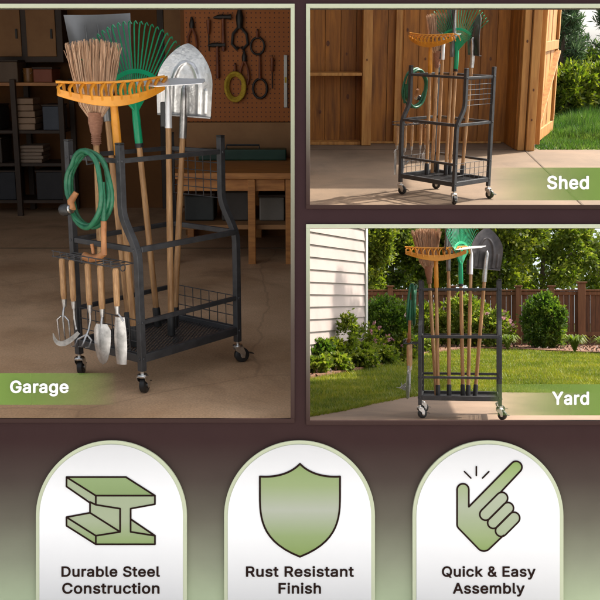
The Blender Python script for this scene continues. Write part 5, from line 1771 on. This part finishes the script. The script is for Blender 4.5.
def make_weeder():
    t = empty('hand_weeder')
    small_handle(t, .15)
    MB().tube([(0, 0, -.175), (.02, -.012, -.19), (.028, -.012, -.205)], .004, 8).build('neck', M['tool_steel'], t, 50)

    def fx(u, v):
        w = .020 + .006 * math.sin(v * 3.1)
        return ((u - .5) * 2 * w + .012, -.013 + .006 * (2 * u - 1) ** 2, -.19 - .19 * v)
    sheet(fx, 10, 14, .0018).build('blade', M['tool_steel'], t, 60)
    return t


def make_cultivator():
    t = empty('hand_cultivator')
    small_handle(t, .17)
    MB().tube([(0, 0, -.19), (0, 0, -.235), (-.004, -.01, -.27), (-.012, -.03, -.30)], .0048, 8).build('neck', M['tool_steel'], t, 50)
    for x in (-.03, 0, .03):
        MB().tube([(-.008, -.02, -.285), (x - .012, -.034, -.305), (x - .012, -.062, -.325), (x - .012, -.088, -.318)], 1, 7, radii=[.004, .0042, .0036, .0014]).build('prong', M['tool_steel'], t, 50)
    return t


def make_sickle():
    t = empty('hand_sickle')
    small_handle(t, .17)
    MB().tube([(0, 0, -.19), (.0, 0, -.24), (.008, -.006, -.285)], .0048, 8).build('neck', M['tool_steel'], t, 50)
    pts = [(.018 - .10 * math.sin(q * 1.5), -.010 - .02 * q, -.275 - .085 * math.sin(q * 1.9 + .25) + .05 * q * q) for q in np.linspace(0, 1, 10)]
    MB().sweep(pts, [(-.0012, -.009), (.0012, -.009), (.0012, .009), (-.0012, .009)], radii=[.8, 1, 1.15, 1.25, 1.25, 1.2, 1.05, .85, .6, .2], ref=(0, 0, 1)).build('blade', M['tool_steel'], t, 50)
    return t


PROTO = {'cart': make_cart(), 'broom': make_broom(), 'rake': make_bow_rake(), 'leaf': make_leaf_rake(), 'scoop': make_scoop(), 'hoe': make_hoe(),
         'shovel': make_shovel(), 'hose': make_hose(), 'fork': make_fork(), 'trowel': make_trowel(), 'weeder': make_weeder(), 'cultivator': make_cultivator(), 'sickle': make_sickle()}
WHERE = {'G': 'in the dark garage', 'S': 'in front of the wooden shed', 'Y': 'on the garden patio'}
INFO = {'cart': ('black steel tool cart on casters {}', 'tool cart', 'rolling tool carts'),
        'broom': ('straw broom standing upside down in the cart {}', 'broom', 'straw brooms'),
        'rake': ('orange plastic rake standing in the cart {}', 'rake', 'orange rakes'),
        'leaf': ('green fan leaf rake standing in the cart {}', 'leaf rake', 'green leaf rakes'),
        'scoop': ('grey square scoop standing in the cart {}', 'scoop', 'grey scoops'),
        'hoe': ('bright steel hoe standing in the cart {}', 'hoe', 'steel hoes'),
        'shovel': ('pointed shovel standing blade up in the cart {}', 'shovel', 'pointed shovels'),
        'hose': ('coiled green hose hung on the cart end {}', 'hose', 'hose coils'),
        'fork': ('three tined hand fork hung on the cart end {}', 'hand fork', 'hand forks'),
        'trowel': ('pointed hand trowel hung on the cart end {}', 'trowel', 'hand trowels'),
        'weeder': ('narrow bladed hand weeder hung on the cart end {}', 'weeder', 'hand weeders'),
        'cultivator': ('clawed hand cultivator hung on the cart end {}', 'cultivator', 'hand cultivators'),
        'sickle': ('curved hand sickle hung on the cart end {}', 'sickle', 'hand sickles')}
SETS = {'G': GARAGE, 'S': SHED, 'Y': YARD}
CARTS = {'G': (-.450, 4.017, 51.1), 'S': (.968, 7.60, -50.4), 'Y': (1.131, 7.079, -9.37)}
# tool: cart-local foot x, y, lean of the shaft to the side and away (per metre), facing angle in the set, raise
TOOLS = {
    'G': {'broom': (-.20, .325, .006, .02, 4, 0), 'rake': (-.178, .152, -.047, .0, 32, 0), 'scoop': (-.035, .345, -.080, .09, 20, .0),
          'leaf': (.108, .320, -.060, -.05, 38, 0), 'hoe': (.039, .164, .016, .0, -4, 0), 'shovel': (.155, .265, .071, .0, -6, 0)},
    'S': {'broom': (-.235, .31, .012, .02, 30, 0), 'rake': (-.19, .20, -.004, .0, -50, 0), 'scoop': (-.08, .30, .02, .04, -84, 0),
          'leaf': (-.09, .355, .020, .0, -26, 0), 'hoe': (-.21, .34, .01, .0, -30, 0), 'shovel': (.06, .33, .046, .0, -78, 0)},
    'Y': {'broom': (-.17, .20, -.06, .01, 0, 0), 'rake': (-.154, .06, -.015, .0, 4, 0), 'scoop': (-.076, .10, .0, .03, 60, 0),
          'leaf': (.022, .128, -.017, .01, 52, 0), 'hoe': (.058, .09, .022, .0, -50, 0), 'shovel': (.107, .142, .081, .0, 8, 0)}}
ENDTOOLS = {'fork': (.36, 20), 'sickle': (.30, 35), 'cultivator': (.20, 25), 'trowel': (.125, 25), 'weeder': (.035, 25)}
first = True
for s in ('G', 'S', 'Y'):
    cx_, cy_, yaw = CARTS[s]
    CM = SETS[s] @ T(cx_, cy_) @ RZ(yaw)
    loc = T(cx_, cy_) @ RZ(yaw)

    def put(kind, Mx):
        o = PROTO[kind] if s == 'G' else copy_tree(PROTO[kind])
        o.matrix_world = Mx
        lb, cat, grp = INFO[kind]
        tag(o, lb.format(WHERE[s]), cat, grp)
        return o
    put('cart', CM)
    for kname, (x, y, lx, ly, fa, rz) in TOOLS[s].items():
        base = loc @ Vector((x, y, .1455 + rz))
        zax = Vector((lx, ly, 1)).normalized()
        fwd_ = Matrix.Rotation(R(fa), 3, 'Z') @ Vector((0, 1, 0))
        xax = fwd_.cross(zax).normalized()
        yax = zax.cross(xax)
        rot = Matrix((xax, yax, zax)).transposed().to_4x4()
        o = put(kname, SETS[s] @ Matrix.Translation(base) @ rot)
        if kname == 'shovel' and s != 'G':
            for ch in o.children:
                if ch.name.split('.')[0] in ('blade', 'step'):
                    ch.material_slots[0].link = 'OBJECT'
                    ch.material_slots[0].material = M['old_steel']
    put('hose', CM @ T(-W2 - .012, .205, ZT + .045))
    for kname, (y, fa) in ENDTOOLS.items():
        put(kname, CM @ T(-W2 - .085, y, ZM - .062) @ RZ(-90 + fa))
